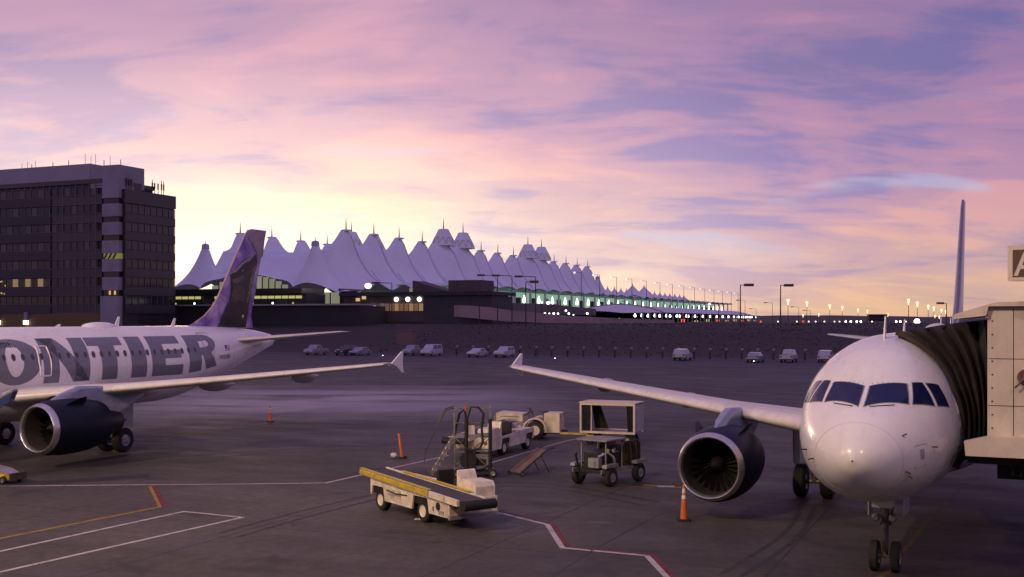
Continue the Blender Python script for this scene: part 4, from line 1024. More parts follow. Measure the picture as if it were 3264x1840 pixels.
        # tailplane
        stab = loft('tailplane', [(27.9, 3.7, Y(.3), 4.95, .10), (29.4, 2.75, Y(2.4), 5.12, .10), (31.9, 1.25, Y(6.0), 5.48, .09), (32.2, .9, Y(6.22), 5.50, .06)], WINGM, A, smooth=25)
        MB().tube([(30.55, Y(1.0), 5.14+.05), (32.35, Y(5.8), 5.50+.03)], .012, 4).build('elevator_gap', LINEM, stab)
    # belly fairing
    rows = []
    for i in range(13):
        u = i/12; x0 = 9.4 + 9.6*u; k_ = math.sin(math.pi*u)**.5 if 0 < u < 1 else 0
        rows.append([(x0, (1.2+.95*k_)*math.cos(a), 2.55 - (.55+.52*k_)*math.sin(a)) for a in [math.pi*j/14 for j in range(15)]])
    MB().grid(rows).build('belly_fairing', WINGM, A, smooth=60)
    # fin and rudder
    FS = [(25.2, 6.6, 5.70, .02), (26.4, 5.35, 6.05, .05), (27.25, 4.35, 6.42, .075), (27.95, 3.78, 6.95, .085), (28.4, 3.52, 7.45, .09), (29.75, 2.72, 9.5, .09), (31.05, 2.02, 11.40, .085), (31.32, 1.83, 11.68, .06), (31.65, 1.52, 11.76, .02)]
    fs2 = [(le, ch, 0, z, th) for le, ch, z, th in FS]
    fin = loft('fin', fs2, MATS['fin_art'] if name == 'parked_airliner_left' else mat('fin_livery', (.13,.115,.24), .3, coat=.3, var=.25, scale=.9), A, vert=True, smooth=30)
    MB().tube([(le-.01, 0, z) for le, ch, z, th in FS[1:-1]], [.03,.045,.055,.06,.055,.05,.04], 8).build('fin_leading_edge', mat('fin_edge', (.42,.34,.28), .35, var=.08) if name == 'parked_airliner_left' else mat('fin_edge_blue', (.14,.14,.22), .35, var=.08), fin)
    # nose gear
    ng = 5.07
    leg = MB().tube([(ng+.15,0,2.3),(ng,0,1.2),(ng,0,.40)], [.11,.09,.07], 10).build('nose_gear_leg', STRUTM, A)
    MB().tube([(ng,-.36,.38),(ng,.36,.38)], .05, 8).build('axle', STRUTM, leg)
    MB().tube([(ng+.9,.12,2.2),(ng+.08,.1,1.15)], .05, 6).tube([(ng+.9,-.12,2.2),(ng+.08,-.1,1.15)], .05, 6).build('drag_brace', STRUTM, leg)
    MB().tube([(ng-.12,0,1.2),(ng-.28,0,.8),(ng-.08,0,.5)], .035, 6).build('torque_link', STRUTM, leg)
    MB().lathe([(-.06,.06),(0,.10),(.12,.10)], 10, 'X', (ng-.2, -.2, 1.35), cap=True).lathe([(-.06,.06),(0,.10),(.12,.10)], 10, 'X', (ng-.2, .2, 1.35), cap=True).build('taxi_light', mat('taxi_glass', (.25,.25,.24), .2), leg)
    for dq in (-.25, .25): wheel(A, ng, dq, .38, .22, 'nose_wheel', RIM, .5)
    for s_ in (-1, 1): MB().box(ng+.1, ng+1.2, s_*.42-.015, s_*.42+.015, 1.35, 1.95).build('nose_gear_door', AW, A, smooth=0)
    MB().box(ng-.6, ng-.1, -.24, .24, 1.66, 1.84).build('nose_gear_front_door', AW, A, smooth=0)
    return A

# livery print on the fin of the left aircraft: purple sky with a dark animal portrait, laid out in fin coordinates
def fin_material():
    m = mat('fin_art', (.16,.10,.30), .3, coat=.3, var=.1); t = m.node_tree; b = t.nodes['Principled BSDF']
    co = t.nodes.new('ShaderNodeTexCoord'); n = t.nodes.new('ShaderNodeTexNoise'); n.inputs['Scale'].default_value = .8; n.inputs['Detail'].default_value = 5
    t.links.new(co.outputs['Object'], n.inputs['Vector']); r = t.nodes.new('ShaderNodeValToRGB'); e = r.color_ramp.elements
    e[0].position = .34; e[0].color = (.06,.035,.21,1); e[1].position = .66; e[1].color = (.40,.31,.50,1); q = e.new(.5); q.color = (.17,.10,.36,1)
    t.links.new(n.outputs['Fac'], r.inputs[0]); t.links.new(r.outputs[0], b.inputs['Base Color'])
fin_material()
left_air = make_airliner('parked_airliner_left', 'white airliner with big grey letters on its side and a purple tail', (-28.706, 40.083, 0), R(66.2))
right_air = make_airliner('parked_airliner_right', 'white airliner seen nose on, docked to the bellows at right', (7.05, 23.40, 0), R(64.35))
left_air.name = 'parked_airliner'; right_air.name = 'parked_airliner.001'

# ---- lettering, wrapped on the fuselage
TH0, TH1 = 42.5, 106.0
def letter(name, polys, p0, p1, m, parent, side=1):
    mb = MB()
    for poly in polys:
        a, b, c, d = poly; nv, nu = 10, 3; rows = []
        for i in range(nv+1):
            v_ = i/nv; row = []
            for k in range(nu+1):
                u = k/nu; x = (a[0]*(1-u)+b[0]*u)*(1-v_) + (d[0]*(1-u)+c[0]*u)*v_; y = (a[1]*(1-u)+b[1]*u)*(1-v_) + (d[1]*(1-u)+c[1]*u)*v_
                row.append(fus_pt(p0+(p1-p0)*(x if side > 0 else 1-x), R(TH0+(TH1-TH0)*(1-y))*side, .004))
            rows.append(row)
        mb.grid(rows)
    return mb.build(name, m, parent, smooth=50)
def Q(x0, y0, x1, y1): return ((x0,y1),(x1,y1),(x1,y0),(x0,y0))
def ring(cx, cy, ax_, ay_, bx, by, a0=0, a1=360, n=28):
    out = []
    for i in range(n):
        t0 = R(a0+(a1-a0)*i/n); t1 = R(a0+(a1-a0)*(i+1)/n)
        out.append(((cx+ax_*math.cos(t0), cy+ay_*math.sin(t0)), (cx+ax_*math.cos(t1), cy+ay_*math.sin(t1)), (cx+bx*math.cos(t1), cy+by*math.sin(t1)), (cx+bx*math.cos(t0), cy+by*math.sin(t0))))
    return out
RL = [Q(0,0,.42,1), Q(.42,.78,.62,1), Q(.42,.40,.62,.60)] + ring(.62,.70,.38,.30,.13,.10,-90,90,14) + [((.46,.40),(.78,.44),(1.0,0),(.60,0))]
LET = {'F': [Q(0,0,.42,1), Q(.42,.76,1,1), Q(.42,.38,.9,.60)], 'R': RL, 'O': ring(.5,.5,.5,.5,.165,.335), 'N': [Q(0,0,.33,1), Q(.67,0,1,1), ((.0,1),(.36,1),(1.0,0),(.64,0))],
       'T': [Q(0,.76,1,1), Q(.30,0,.74,.76)], 'I': [Q(0,0,1,1)], 'E': [Q(0,0,.42,1), Q(.42,.76,1,1), Q(.42,.40,.96,.60), Q(.42,0,1,.24)]}
for ch, p0, p1 in (('F',5.5,7.55),('R',7.75,10.3),('O',10.5,13.47),('N',13.58,16.42),('T',16.5,18.85),('I',19.22,20.33),('E',20.72,23.10),('R',23.62,26.15)):
    letter('letter', LET[ch], p0, p1, TITLE, left_air)
def wrap_text(name, body, size, p0, z0, m, parent, off=.007):
    vs, fs = text_geo(body, size); out = []
    for v_ in vs:
        top, bot, hw, zc_ = fus_at(p0+v_.x); c = max(-1, min(1, (z0+v_.y-zc_)/(top-zc_ if z0+v_.y > zc_ else zc_-bot))); out.append(fus_pt(p0+v_.x, math.acos(c), off))
    return MB().add(out, fs).build(name, m, parent, smooth=0)
wrap_text('slogan_text', 'nimal.', .48, 11.12, 4.98, BLACKT, left_air, .010)
wrap_text('registration_text', 'N933FR', .34, 26.35, 4.0, BLACKT, left_air)
# flag beside the registration
def fl_(x0, x1, z0, z1, m, nm, off):
    def S(p, z): top, bot, hw, zc_ = fus_at(p); return fus_pt(p, math.acos(max(-1, min(1, (z-zc_)/(top-zc_)))), off)
    MB().add([S(x0,z0),S(x1,z0),S(x1,z1),S(x0,z1)], [(0,1,2,3)]).build(nm, m, left_air, smooth=0)
for i in range(7): fl_(27.0, 27.5, 4.46+i*.043, 4.46+(i+1)*.043, mat('flag_red', (.35,.03,.05), .4) if i % 2 == 0 else AW, 'flag_stripe', .006)
fl_(27.0, 27.2, 4.59, 4.765, mat('flag_blue', (.02,.04,.18), .4), 'flag_canton', .010)
# wolf portrait on both faces of the fin
def fin_y(p, z):
    F = [(le, ch, zz, th) for le, ch, zz, th in [(25.2,6.6,5.70,.02),(26.4,5.35,6.05,.05),(27.25,4.35,6.42,.075),(27.95,3.78,6.95,.085),(28.4,3.52,7.45,.09),(29.75,2.72,9.5,.09),(31.05,2.02,11.40,.085),(31.32,1.83,11.68,.06)]]
    for a, b in zip(F, F[1:]):
        if z <= b[2]:
            u = max(0, (z-a[2])/(b[2]-a[2])); le, ch, _, th = [a[k]+(b[k]-a[k])*u for k in range(4)]; break
    else: le, ch, _, th = F[-1]
    x = max(0, min(1, (p-le)/ch))
    for (x0, t0), (x1, t1) in zip(PCT, PCT[1:]):
        if x <= x1: return (t0+(t1-t0)*(x-x0)/(x1-x0))*th*ch*1.15
    return .01
def fin_print(name, poly, m, off):
    b = bmesh.new(); vs = [b.verts.new((p, 0, z)) for p, z in poly]; b.faces.new(vs)
    bmesh.ops.triangulate(b, faces=b.faces[:])
    for _ in range(4):
        bmesh.ops.subdivide_edges(b, edges=[e for e in b.edges if e.calc_length() > .25], cuts=1); bmesh.ops.triangulate(b, faces=b.faces[:])
    for s_ in (-1, 1):
        me = bpy.data.meshes.new(name); bb_ = b.copy()
        for v_ in bb_.verts: v_.co.y = s_*(fin_y(v_.co.x, v_.co.z)*(1 if s_ > 0 else 1) + off)
        bb_.to_mesh(me); bb_.free(); me.materials.append(m); place(me, name, left_air)
    b.free()
def fp(x, y):       # portrait drawing sheet -> fin coordinates (station, height)
    px_ = 560 + x*.248; py_ = 700 + y*.248; u = (px_-1632)/3601
    t = (math.cos(R(66.2)), math.sin(R(66.2))); p = (u*40.083+28.706)/(t[0]-u*t[1]); Yd = 40.083+p*t[1]
    return (p, 6.239-(py_-1017.7)*Yd/3601)
WHT = mat('print_white', (.6,.6,.62), .4); WOLF1 = mat('wolf_brown', (.040,.028,.024), .4, var=.35, scale=2.2); WOLF2 = mat('wolf_black', (.016,.014,.016), .4, var=.3, scale=3); WOLF3 = mat('wolf_grey', (.26,.22,.28), .4, var=.25, scale=3)
fin_print('portrait_body', [fp(*q) for q in [(1022,445),(1042,520),(1040,600),(1000,700),(985,800),(960,950),(930,1150),(895,1385),(530,1380),(560,1250),(610,1130),(665,1050),(690,960),(700,880),(700,770),(680,720),(690,700),(735,670),(770,620),(830,555),(900,515),(965,490)]], WOLF1, .006)
fin_print('portrait_ruff', [fp(*q) for q in [(690,1060),(800,1050),(900,1075),(925,1150),(890,1380),(540,1376),(570,1240),(620,1120)]], WOLF2, .010)
fin_print('portrait_head', [fp(*q) for q in [(840,570),(920,545),(960,560),(930,640),(870,690),(780,740),(700,765),(682,725),(740,690),(800,640)]], WOLF2, .010)
fin_print('portrait_ear', [fp(*q) for q in [(1020,450),(1035,520),(1010,590),(975,540)]], WOLF2, .010)
fin_print('portrait_rim', [fp(*q) for q in [(682,700),(735,655),(780,595),(850,530),(905,500),(965,490),(930,530),(860,560),(800,620),(750,672)]], WOLF3, .010)
fin_print('portrait_cheek', [fp(*q) for q in [(780,735),(830,725),(835,760),(790,770)]], mat('wolf_tan', (.20,.11,.13), .4, var=.2), .010)
fin_print('portrait_neck', [fp(*q) for q in [(1028,560),(1038,600),(1000,700),(985,800),(955,960),(915,1062),(895,1050),(925,900),(945,760),(975,640)]], mat('wolf_neck', (.15,.11,.115), .4, var=.3, scale=4), .012)
fin_print('portrait_muzzle', [fp(*q) for q in [(700,770),(780,745),(850,700),(840,760),(790,800),(740,820),(705,810)]], mat('wolf_muzzle', (.11,.075,.07), .4, var=.3, scale=5), .012)
fin_print('portrait_eye', [fp(*q) for q in [(822,655),(848,645),(852,658),(828,668)]], WOLF3, .014)
fin_print('portrait_fleck', [fp(*q) for q in [(850,1215),(862,1240),(848,1270),(835,1245)]], WHT, .014)
fin_print('portrait_fur', [fp(*q) for q in [(700,900),(760,860),(850,870),(880,960),(840,1040),(730,1045),(690,1000)]], mat('wolf_fur', (.075,.055,.040), .5, var=.4, scale=5), .009)
fin_print('tip_patch', [fp(*q) for q in [(905,210),(950,150),(1150,165),(1120,470),(1060,500),(1010,390),(960,300)]], mat('fin_tip_mauve', (.26,.19,.25), .35, var=.15, scale=1.5), .006)
# ================================================================== BOARDING BRIDGE, right
BR = thing('boarding_bridge', 'cream boarding bridge cab with dark folded bellows against the right airliner', 'boarding bridge', (7.05, 23.40, 0), R(64.35))
CREAM = mat('bridge_cream', (.60,.52,.44), .55, var=.07, scale=.8); grime(CREAM, .5); CREAM2 = mat('bridge_panel_yellow', (.42,.37,.22), .6, var=.08, scale=1)
BEL = mat('bellows_fabric', (.020,.016,.014), .85, var=.3, scale=1.6)
# local: x aft, y starboard (so the bridge is at negative y), z up
MB().box(3.55, 7.6, -7.5, -3.95, 3.2, 6.55).build('cab', CREAM, BR, smooth=0)
MB().box(3.35, 3.54, -7.6, -2.42, 3.22, 6.52).build('cab_front_wall', CREAM, BR, smooth=0)
MB().prism([(-7.6,6.53),(-7.6,6.75),(-2.6,6.62),(-1.75,6.36),(-1.7,6.24),(-2.4,6.32),(-2.45,6.53)], 3.2, 7.4, 'YZ').build('roof_hood', CREAM, BR, smooth=0)
MB().prism([(-7.6,3.18),(-1.98,3.18),(-1.95,3.50),(-2.4,3.62),(-7.6,3.62)], 3.05, 3.34, 'YZ').build('floor_bumper', CREAM, BR, smooth=0)
MB().box(3.4, 7.2, -6.8, -2.0, 2.98, 3.17).build('cab_floor', DKM, BR, smooth=0)
MB().box(3.36, 3.50, -7.55, -3.30, 3.75, 6.4).build('side_panel', CREAM2, BR, smooth=0)
for zz in (4.3, 5.35): MB().box(3.342, 3.349, -3.28, -2.44, zz, zz+.012).build('panel_seam', DKM, BR, smooth=0)
MB().box(3.342, 3.349, -2.96, -2.948, 3.64, 6.5).build('panel_seam', DKM, BR, smooth=0)
for zz in range(9): MB().lathe([(0,.018),(-.012,.018),(-.014,0)], 8, 'X', (3.35, -2.52, 3.8+zz*.3)).build('bolt', DKM, BR)
MB().box(3.30, 3.345, -7.5, -3.30, 5.55, 5.62).box(3.30, 3.345, -7.5, -3.36, 3.72, 3.76).build('panel_trim', DKM, BR, smooth=0)
MB().lathe([(-.02,0),(-.02,.17),(.02,.19),(.05,.17)], 20, 'X', (3.29, -3.22, 4.95), cap=True).build('hand_wheel', mat('rusty_red', (.16,.06,.05), .6, var=.3, scale=6), BR)
MB().tube([(3.22,-3.22,4.95),(3.2,-2.98,4.72)], .022, 6).build('crank_handle', DKM, BR)
for i, (z0, z1) in enumerate(((6.05,6.1),(6.2,6.38))): MB().box(3.345, 3.353, -3.8, -3.42, z0, z1).build('notice', DKM, BR, smooth=0)
# accordion bellows: folds fan out from the cab wall to the fuselage skin
def bel_l(v_):
    th = 6 + 112*v_; p = 5.45 - 1.55*min(1, v_*2.0)**.8
    a = Vector(fus_pt(p, R(th), .06)); return a
def bel_r(v_): return Vector((3.75, -2.50, 6.24 - 2.89*v_))
UF = [0,.09,.15,.25,.31,.40,.48,.60,.66,.76,.82,.93,1.0]
rows = []; NF = 6
for i in range(NF*2+1):
    u = UF[i]; row = []
    for k in range(25):
        v_ = k/24; P = bel_l(v_).lerp(bel_r(v_), u); P.z += .05*math.sin(math.pi*u)*(1-v_)**1.2
        P.x += (-.26 if i % 2 else .08)*(1 if 0 < i < NF*2 else .2) + .07*math.sin(v_*7+i*2.1) + .04*math.sin(v_*17+i*1.3)
        row.append(tuple(P))
    rows.append(row)
MB().grid(rows).build('bellows_front', BEL, BR, smooth=50)
rows = []
for i in range(NF*2+1):
    u = UF[i]; row = []
    for k in range(7):
        v_ = k/6; P = bel_l(0).lerp(bel_r(0), u); P.z += .05*math.sin(math.pi*u) + (.0 if i % 2 else -.10); P.x += (-.20 if i % 2 else .06)*(1-v_) + v_*2.6
        top = fus_at(P.x)[0]; row.append(tuple(P))
    rows.append(row)
MB().grid(rows).build('bellows_top', BEL, BR, smooth=50)
rows = []
for k in range(25):
    a = bel_l(k/24); b = a.copy(); b += Vector((.0, 0, 0)); a2 = Vector(fus_pt(a.x-.16, R(6+112*k/24), .05)); a3 = Vector(fus_pt(a.x-.08, R(6+112*k/24), .20))
    rows.append([tuple(a2), tuple(a3), tuple(a+Vector((.05,0,.02)))])
MB().grid(rows).build('bellows_pad', mat('pad_brown', (.035,.026,.020), .9, var=.2), BR, smooth=50)
# sign box on the cab roof
SB = MB().box(-.02, 1.5, -.16, .16, 7.16, 7.86).build('sign_box', CREAM, BR, loc=(3.15, -2.93, 0), rz=R(-90-24))
MB().box(.10, 1.45, -.175, -.162, 7.16, 7.76).build('sign_face', mat('sign_brown', (.085,.045,.028), .5), SB, smooth=0)
vs, fs = text_geo('A', .72)
MB().add([(.14+v_.x, -.182, 7.20+v_.y) for v_ in vs], fs).build('sign_letter', mat('sign_white', (.55,.50,.45), .5), SB, smooth=0)
MB().box(.0, 1.55, -.2, .2, 7.08, 7.155).build('sign_ledge', CREAM, SB, smooth=0)
MB().box(.34, 1.3, -.12, .12, 6.6, 7.075).build('sign_post', CREAM, SB, smooth=0)
# lift column, wheel bogie and tunnel back to the building
MB().box(4.6, 6.4, -8.6, -7.7, 3.3, 6.4).build('rotunda_wall', CREAM, BR, smooth=0)
tn = MB(); tn.prism([(-1.4,3.3),(1.4,3.3),(1.4,6.3),(-1.4,6.3)], 0, 20, 'YZ'); tn.build('tunnel', CREAM, BR, loc=(5.5, -8.4, 0), rz=R(-128))
MB().tube([(5.2,-4.6,3.0),(5.2,-4.6,.9)], .22, 10).tube([(5.2,-6.4,3.0),(5.2,-6.4,.9)], .22, 10).build('lift_column', DKM, BR)
MB().box(4.8,5.6,-6.7,-4.2,.7,1.0).build('bogie_beam', DKM, BR, smooth=0)
for yy in (-4.2, -6.8): wheel(BR, 5.2, yy, .55, .4, 'bogie_wheel', RIM, .5)
MB().box(3.9,4.7,-3.4,-2.6,2.6,2.97).build('under_floor_unit', BLK, BR, smooth=0)
MB().box(5.0,6.6,-6.6,-5.6,2.5,2.97).build('under_floor_unit', BLK, BR, smooth=0)
MB().tube([(3.5,-2.9,3.0),(3.5,-2.95,2.75),(3.52,-3.1,2.72),(3.5,-3.15,3.0)], .02, 5).build('hanging_cable', BLK, BR)

# ================================================================== GROUND EQUIPMENT
EQW = mat('equipment_white', (.60,.54,.44), .5, var=.16, scale=2.2); EQG = mat('equipment_grey', (.22,.21,.21), .55, var=.15, scale=2.5)
grime(EQW, .55); YEL = mat('safety_yellow', (.46,.34,.02), .5, var=.15, scale=3); BELT = mat('belt_rubber', (.035,.034,.042), .75, var=.15, scale=4, bump=.3)
CHR = mat('worn_steel', (.24,.22,.20), .45, metal=.5, var=.25, scale=5); ORA = mat('cone_orange', (.55,.115,.018), .55, var=.1); WHB = mat('reflective_white', (.62,.60,.58), .4, var=.1)
RUST = mat('rust_brown', (.055,.034,.024), .75, var=.35, scale=4)
def belt_loader(label, loc, rz, numbers=True, mirror=True, strip=None):
    YEL_ = strip or YEL
    # local x forward, y left, z up; conveyor on the left half, driver on the right
    t = thing('belt_loader', label, 'belt loader', loc, rz, 'belt loaders on the stand')
    b = MB()
    b.prism([(-2.1,.55),(-2.1,1.03),(2.66,.86),(2.66,.36),(1.58,.36),(1.48,.80),(.66,.80),(.56,.36),(-1.15,.38),(-1.25,.80),(-1.95,.80),(-2.02,.55)], .80, .86)
    b.prism([(-2.1,.55),(-2.1,1.03),(2.66,.86),(2.66,.36),(1.58,.36),(1.48,.80),(.66,.80),(.56,.36),(-1.15,.38),(-1.25,.80),(-1.95,.80),(-2.02,.55)], -.86, -.80)
    b.build('side_panel', EQW, t, smooth=0)
    MB().box(-2.0, 2.6, -.78, .78, .55, .78).build('chassis', DKM, t, smooth=0)
    MB().box(2.62, 2.74, -.86, .86, .36, .88).build('front_panel', EQW, t, smooth=0)
    MB().box(2.70, 2.80, -.88, .88, .32, .44).build('bumper', EQG, t, smooth=0)
    MB().box(-2.12, -2.05, -.84, .84, .5, 1.0).build('rear_panel', EQW, t, smooth=0)
    for x in (-1.6, 1.06):
        for s_ in (-1, 1): wheel(t, x, s_*.64, .35, .26, 'wheel', EQW, .55)
    # conveyor
    cy0, cy1 = -.02, .92
    def zc_(x): return 1.19 - .045*(x+2.3)
    bt = MB(); bt.prism([(-2.55, zc_(-2.55)-.10), (3.7, zc_(3.7)-.10), (3.7, zc_(3.7)+.02), (-2.55, zc_(-2.55)+.02)], cy0+.06, cy1-.06); bt.build('conveyor_belt', BELT, t, smooth=0)
    for yy, nm in ((cy1, 'conveyor_rail'), (cy0, 'conveyor_rail')):
        rl = MB(); rl.prism([(-2.6, zc_(-2.6)-.11), (3.3, zc_(3.3)-.14), (3.3, zc_(3.3)+.04), (-2.6, zc_(-2.6)+.05)], yy-.05, yy+.05); o = rl.build(nm, EQW, t, smooth=0)
        x1 = 1.7 if yy == cy1 else 2.5; x0 = -2.62 if yy == cy1 else -1.5
        MB().prism([(x0, zc_(x0)-.09), (x1, zc_(x1)-.10), (x1, zc_(x1)+.035), (x0, zc_(x0)+.035)], yy+.052 if yy == cy1 else yy-.07, yy+.07 if yy == cy1 else yy-.052).build('rail_strip', YEL_, o, smooth=0)
        MB().prism([(x0, zc_(x0)+.075), (x1, zc_(x1)+.075), (x1, zc_(x1)+.10), (x0, zc_(x0)+.10)], yy-.06, yy+.06).build('rail_cap', YEL_, o, smooth=0)
    MB().lathe([(cy0-.08,.0),(cy0-.08,.15),(cy1+.10,.15),(cy1+.10,0)], 16, 'Y', (3.7, 0, zc_(3.7)-.06)).build('front_roller', BLK, t)
    MB().lathe([(cy0,.0),(cy0,.09),(cy1,.09),(cy1,0)], 12, 'Y', (-2.58, 0, zc_(-2.58)-.05)).build('rear_roller', DKM, t)
    MB().tube([(-.6,.45,.7),(.9,.45,.95)], .06, 8).build('lift_cylinder', CHR, t)
    for i in range(9): MB().tube([(-2.2+i*.62, cy0+.05, zc_(-2.2+i*.62)-.135), (-2.2+i*.62, cy1-.05, zc_(-2.2+i*.62)-.135)], .03, 6).build('idler_roller', DKM, t)
    for i in range(6): MB().box(-1.9+i*.9, -1.86+i*.9, cy1+.052, cy1+.058, zc_(-1.9+i*.9)-.15, zc_(-1.9+i*.9)+.05).build('rail_bracket', EQG, t, smooth=0)
    MB().tube([(-1.0,.87,.75),(-.4,.89,.70),(.3,.88,.74)], .018, 5).build('hydraulic_hose', BLK, t)
    MB().box(-1.05,-.1,.861,.866,.46,.80).build('access_door', mat('door_cream', (.50,.45,.37), .5, var=.2), t, smooth=0)
    # driver side
    MB().prism([(1.75,.85),(2.62,.82),(2.62,1.18),(2.52,1.32),(1.85,1.34),(1.75,1.2)], -.86, -.16).build('front_hood', EQW, t, smooth=20)
    sh = MB(); sh.prism([(1.50,.80),(1.74,.80),(1.70,1.25),(1.56,1.55),(1.50,1.58)], -.84, -.20); sh.build('dash_shield', EQW, t, smooth=20)
    MB().box(.35,.95,-.78,-.22,.82,1.0).box(.28,.42,-.78,-.22,.95,1.45).build('seat', BLK, t, smooth=0)
    MB().tube([(1.48,-.5,1.2),(1.2,-.5,1.42)], .025, 6).lathe([(-.012,.17),(0,.19),(.012,.17)], 14, 'Z', (1.17,-.5,1.44)).build('steering_wheel', BLK, t)
    MB().box(-1.9,-.2,-.84,-.15,.82,1.02).build('engine_cover', EQW, t, smooth=0)
    for yy, zz in ((.62,.70),(-.62,.70)): MB().lathe([(0,.10),(.03,.08),(.035,0)], 12, 'X', (2.74,yy,zz)).build('head_lamp', mat('lamp_amber', (.20,.09,.03), .3), t)
    MB().lathe([(0,.12),(.02,.12),(.025,0)], 16, 'Y', (2.12, .86, .64)).build('badge', BLACKT, t)
    MB().box(1.80,1.86,.862,.868,.46,.60).build('reflector', RUST, t, smooth=0)
    MB().box(-.9,-.1,.862,.867,.62,.66).box(-.8,.0,.862,.867,.70,.72).build('stencil_mark', EQG, t, smooth=0)
    if mirror:                                   # right-hand machine: conveyor on the other side
        def mir(o):
            for c_ in o.children:
                if c_.data: c_.data.transform(Matrix.Diagonal((1,-1,1,1))); c_.data.flip_normals()
                c_.location.y *= -1; mir(c_)
        mir(t)
    if numbers:
        vs, fs = text_geo('5033', .17); MB().add([(2.12+v_.x, -.868, .40+v_.y) for v_ in vs], fs).build('fleet_number', BLACKT, t, smooth=0)
        vs, fs = text_geo('71', .27); MB().add([(2.745, .36+v_.x, .52+v_.y) for v_ in vs], fs).build('fleet_number', BLACKT, t, smooth=0)
    return t
belt_loader('white belt loader with yellow rails in front, numbered 71', (-2.74, 36.0, 0), math.atan2(-.81, .58))
b2 = belt_loader('white belt loader standing behind the hose stand, pointing at the window', (-.6, 53.15, 0), math.atan2(-.91, -.42), False, True, EQG)

# --- wheeled access stand with hoses
t = thing('access_stand', 'wheeled steel access stand with ladder steps and black hoses', 'access stand', (-1.65, 45.0, 0), R(4))
f = MB()
for x in (-.65, .78):
    for y in (-.4, .5): f.bar((x,y,.25),(x,y,2.72),.055)
for z in (1.62, 2.15, 2.72):
    for y in (-.4, .5): f.bar((-.65,y,z),(.78,y,z),.045)
    for x in (-.65, .78): f.bar((x,-.4,z),(x,.5,z),.045)
f.bar((-.65,-.4,2.15),(-.65,.5,2.15),.04); f.build('frame', CHR, t, smooth=0)
MB().box(-.72,.82,-.45,.55,1.56,1.62).build('platform', EQG, t, smooth=0)
for y in (-.42, .40):
    MB().bar((-1.55,y,.12),(-.62,y,1.66),.04,.11).build('stair_stringer', CHR, t)
    MB().tube([(-1.85,y,.5),(-1.78,y,1.0),(-1.35,y,1.95),(-1.0,y,2.65),(-.66,y,2.75)], [.012,.012,.015,.03,.03], 6).build('handrail', DKM, t)
for i in range(7):
    u = (i+.5)/7; MB().box(-1.5+u*.9-.09, -1.5+u*.9+.10, -.38, .36, .14+u*1.5, .17+u*1.5).build('step', EQW, t, smooth=0)
for x, y in ((-.18,-.46),(.76,-.46)):
    MB().tube([(x,y,.2),(x,y,2.3)], .075, 8).build('hose_riser', BLK, t)
MB().tube([(-.18,-.46,2.2),(-.25,-.4,2.7),(-.45,-.3,2.5),(-.6,-.35,1.9),(-.66,-.38,1.5)], .05, 8).build('hose', BLK, t)
MB().tube([(.5,-.5,2.55),(.42,-.52,2.0),(.46,-.55,1.4),(.35,-.56,1.15),(.05,-.56,1.08),(-.12,-.5,1.12)], .05, 8).build('hose', BLK, t)
MB().tube([(-.18,-.46,2.2),(0,-.4,2.78),(.3,-.4,2.76),(.5,-.5,2.5)], .04, 8).build('hose', BLK, t)
MB().box(-.75,.95,-.5,.6,.2,.3).build('base_frame', DKM, t, smooth=0)
MB().lathe([(-.3,0),(-.3,.32),(-.26,.34),(.26,.34),(.3,.32),(.3,0)], 18, 'Y', (-.1,-.2,.68)).build('hose_drum', BLK, t)
MB().tube([(-.2,-.45,2.62),(-.2,-.45,2.80)], .05, 8).build('beacon', mat('beacon_orange', (.5,.10,.02), .4), t)
for x, y in ((-.55,-.55),(-.55,.6),(.85,-.55),(.85,.6)): wheel(t, x, y, .17, .1)
for a_, b_ in (((-.65,-.4,.3),(.78,-.4,1.58)), ((.78,-.4,.3),(-.65,-.4,1.58)), ((-.65,.5,.3),(.78,.5,1.58)), ((-.65,-.4,1.0),(.78,-.4,1.0)), ((-.65,.5,1.0),(.78,.5,1.0))):
    MB().bar(a_, b_, .03).build('cross_brace', CHR, t)
MB().box(.1,.72,-.3,.35,.31,.82).build('pump_box', EQG, t, smooth=0); MB().box(.2,.6,-.32,-.302,.45,.7).build('pump_panel', DKM, t, smooth=0)
MB().tube([(.76,-.46,.5),(.5,-.55,.35),(.1,-.6,.3),(-.3,-.55,.34),(-.6,-.5,.3)], .04, 8).build('hose', BLK, t)
MB().tube([(-1.8,.40,.5),(-1.62,.42,.05)], .015, 5).build('handrail_foot', CHR, t); MB().box(-.2,.15,-.43,-.40,1.70,2.05).build('control_box', EQW, t, smooth=0)

# --- baggage tug
t = thing('baggage_tug', 'cream baggage tractor facing left, hitched to the open cart', 'tractor', (1.10, 59.4, 0), math.atan2(.24, -.97))
# local x forward, y left (camera side is y>0)
TUG = mat('tug_cream', (.58,.50,.36), .45, var=.12, scale=2)
MB().prism([(-.05,.55),(1.85,.55),(1.85,1.30),(1.75,1.36),(.42,1.30),(.42,.82),(.05,.72)], -.62, .62).build('hood', TUG, t, smooth=20)
MB().box(1.86,1.95,-.66,.66,.35,1.15).build('front_bumper', EQG, t, smooth=0)
MB().box(-1.5,1.8,-.5,.5,.30,.54).build('chassis', DKM, t, smooth=0)
MB().box(-1.55,-.72,-.62,.62,.36,1.36).build('rear_box', TUG, t, smooth=0)
MB().box(-.70,-.05,-.5,.5,.56,.86).build('seat_base', EQG, t, smooth=0)
MB().box(-.66,-.12,-.42,.42,.87,.97).box(-.74,-.62,-.42,.42,.97,1.42).build('seat', BLK, t, smooth=20)
MB().tube([(.42,0,1.15),(.12,0,1.38)], .03, 6).build('steering_column', BLK, t); MB().tube([(.1+.09*math.cos(a), .19*math.sin(a), 1.42+.16*math.cos(a)) for a in [2*math.pi*i/12 for i in range(13)]], .022, 6).build('steering_wheel', BLK, t)
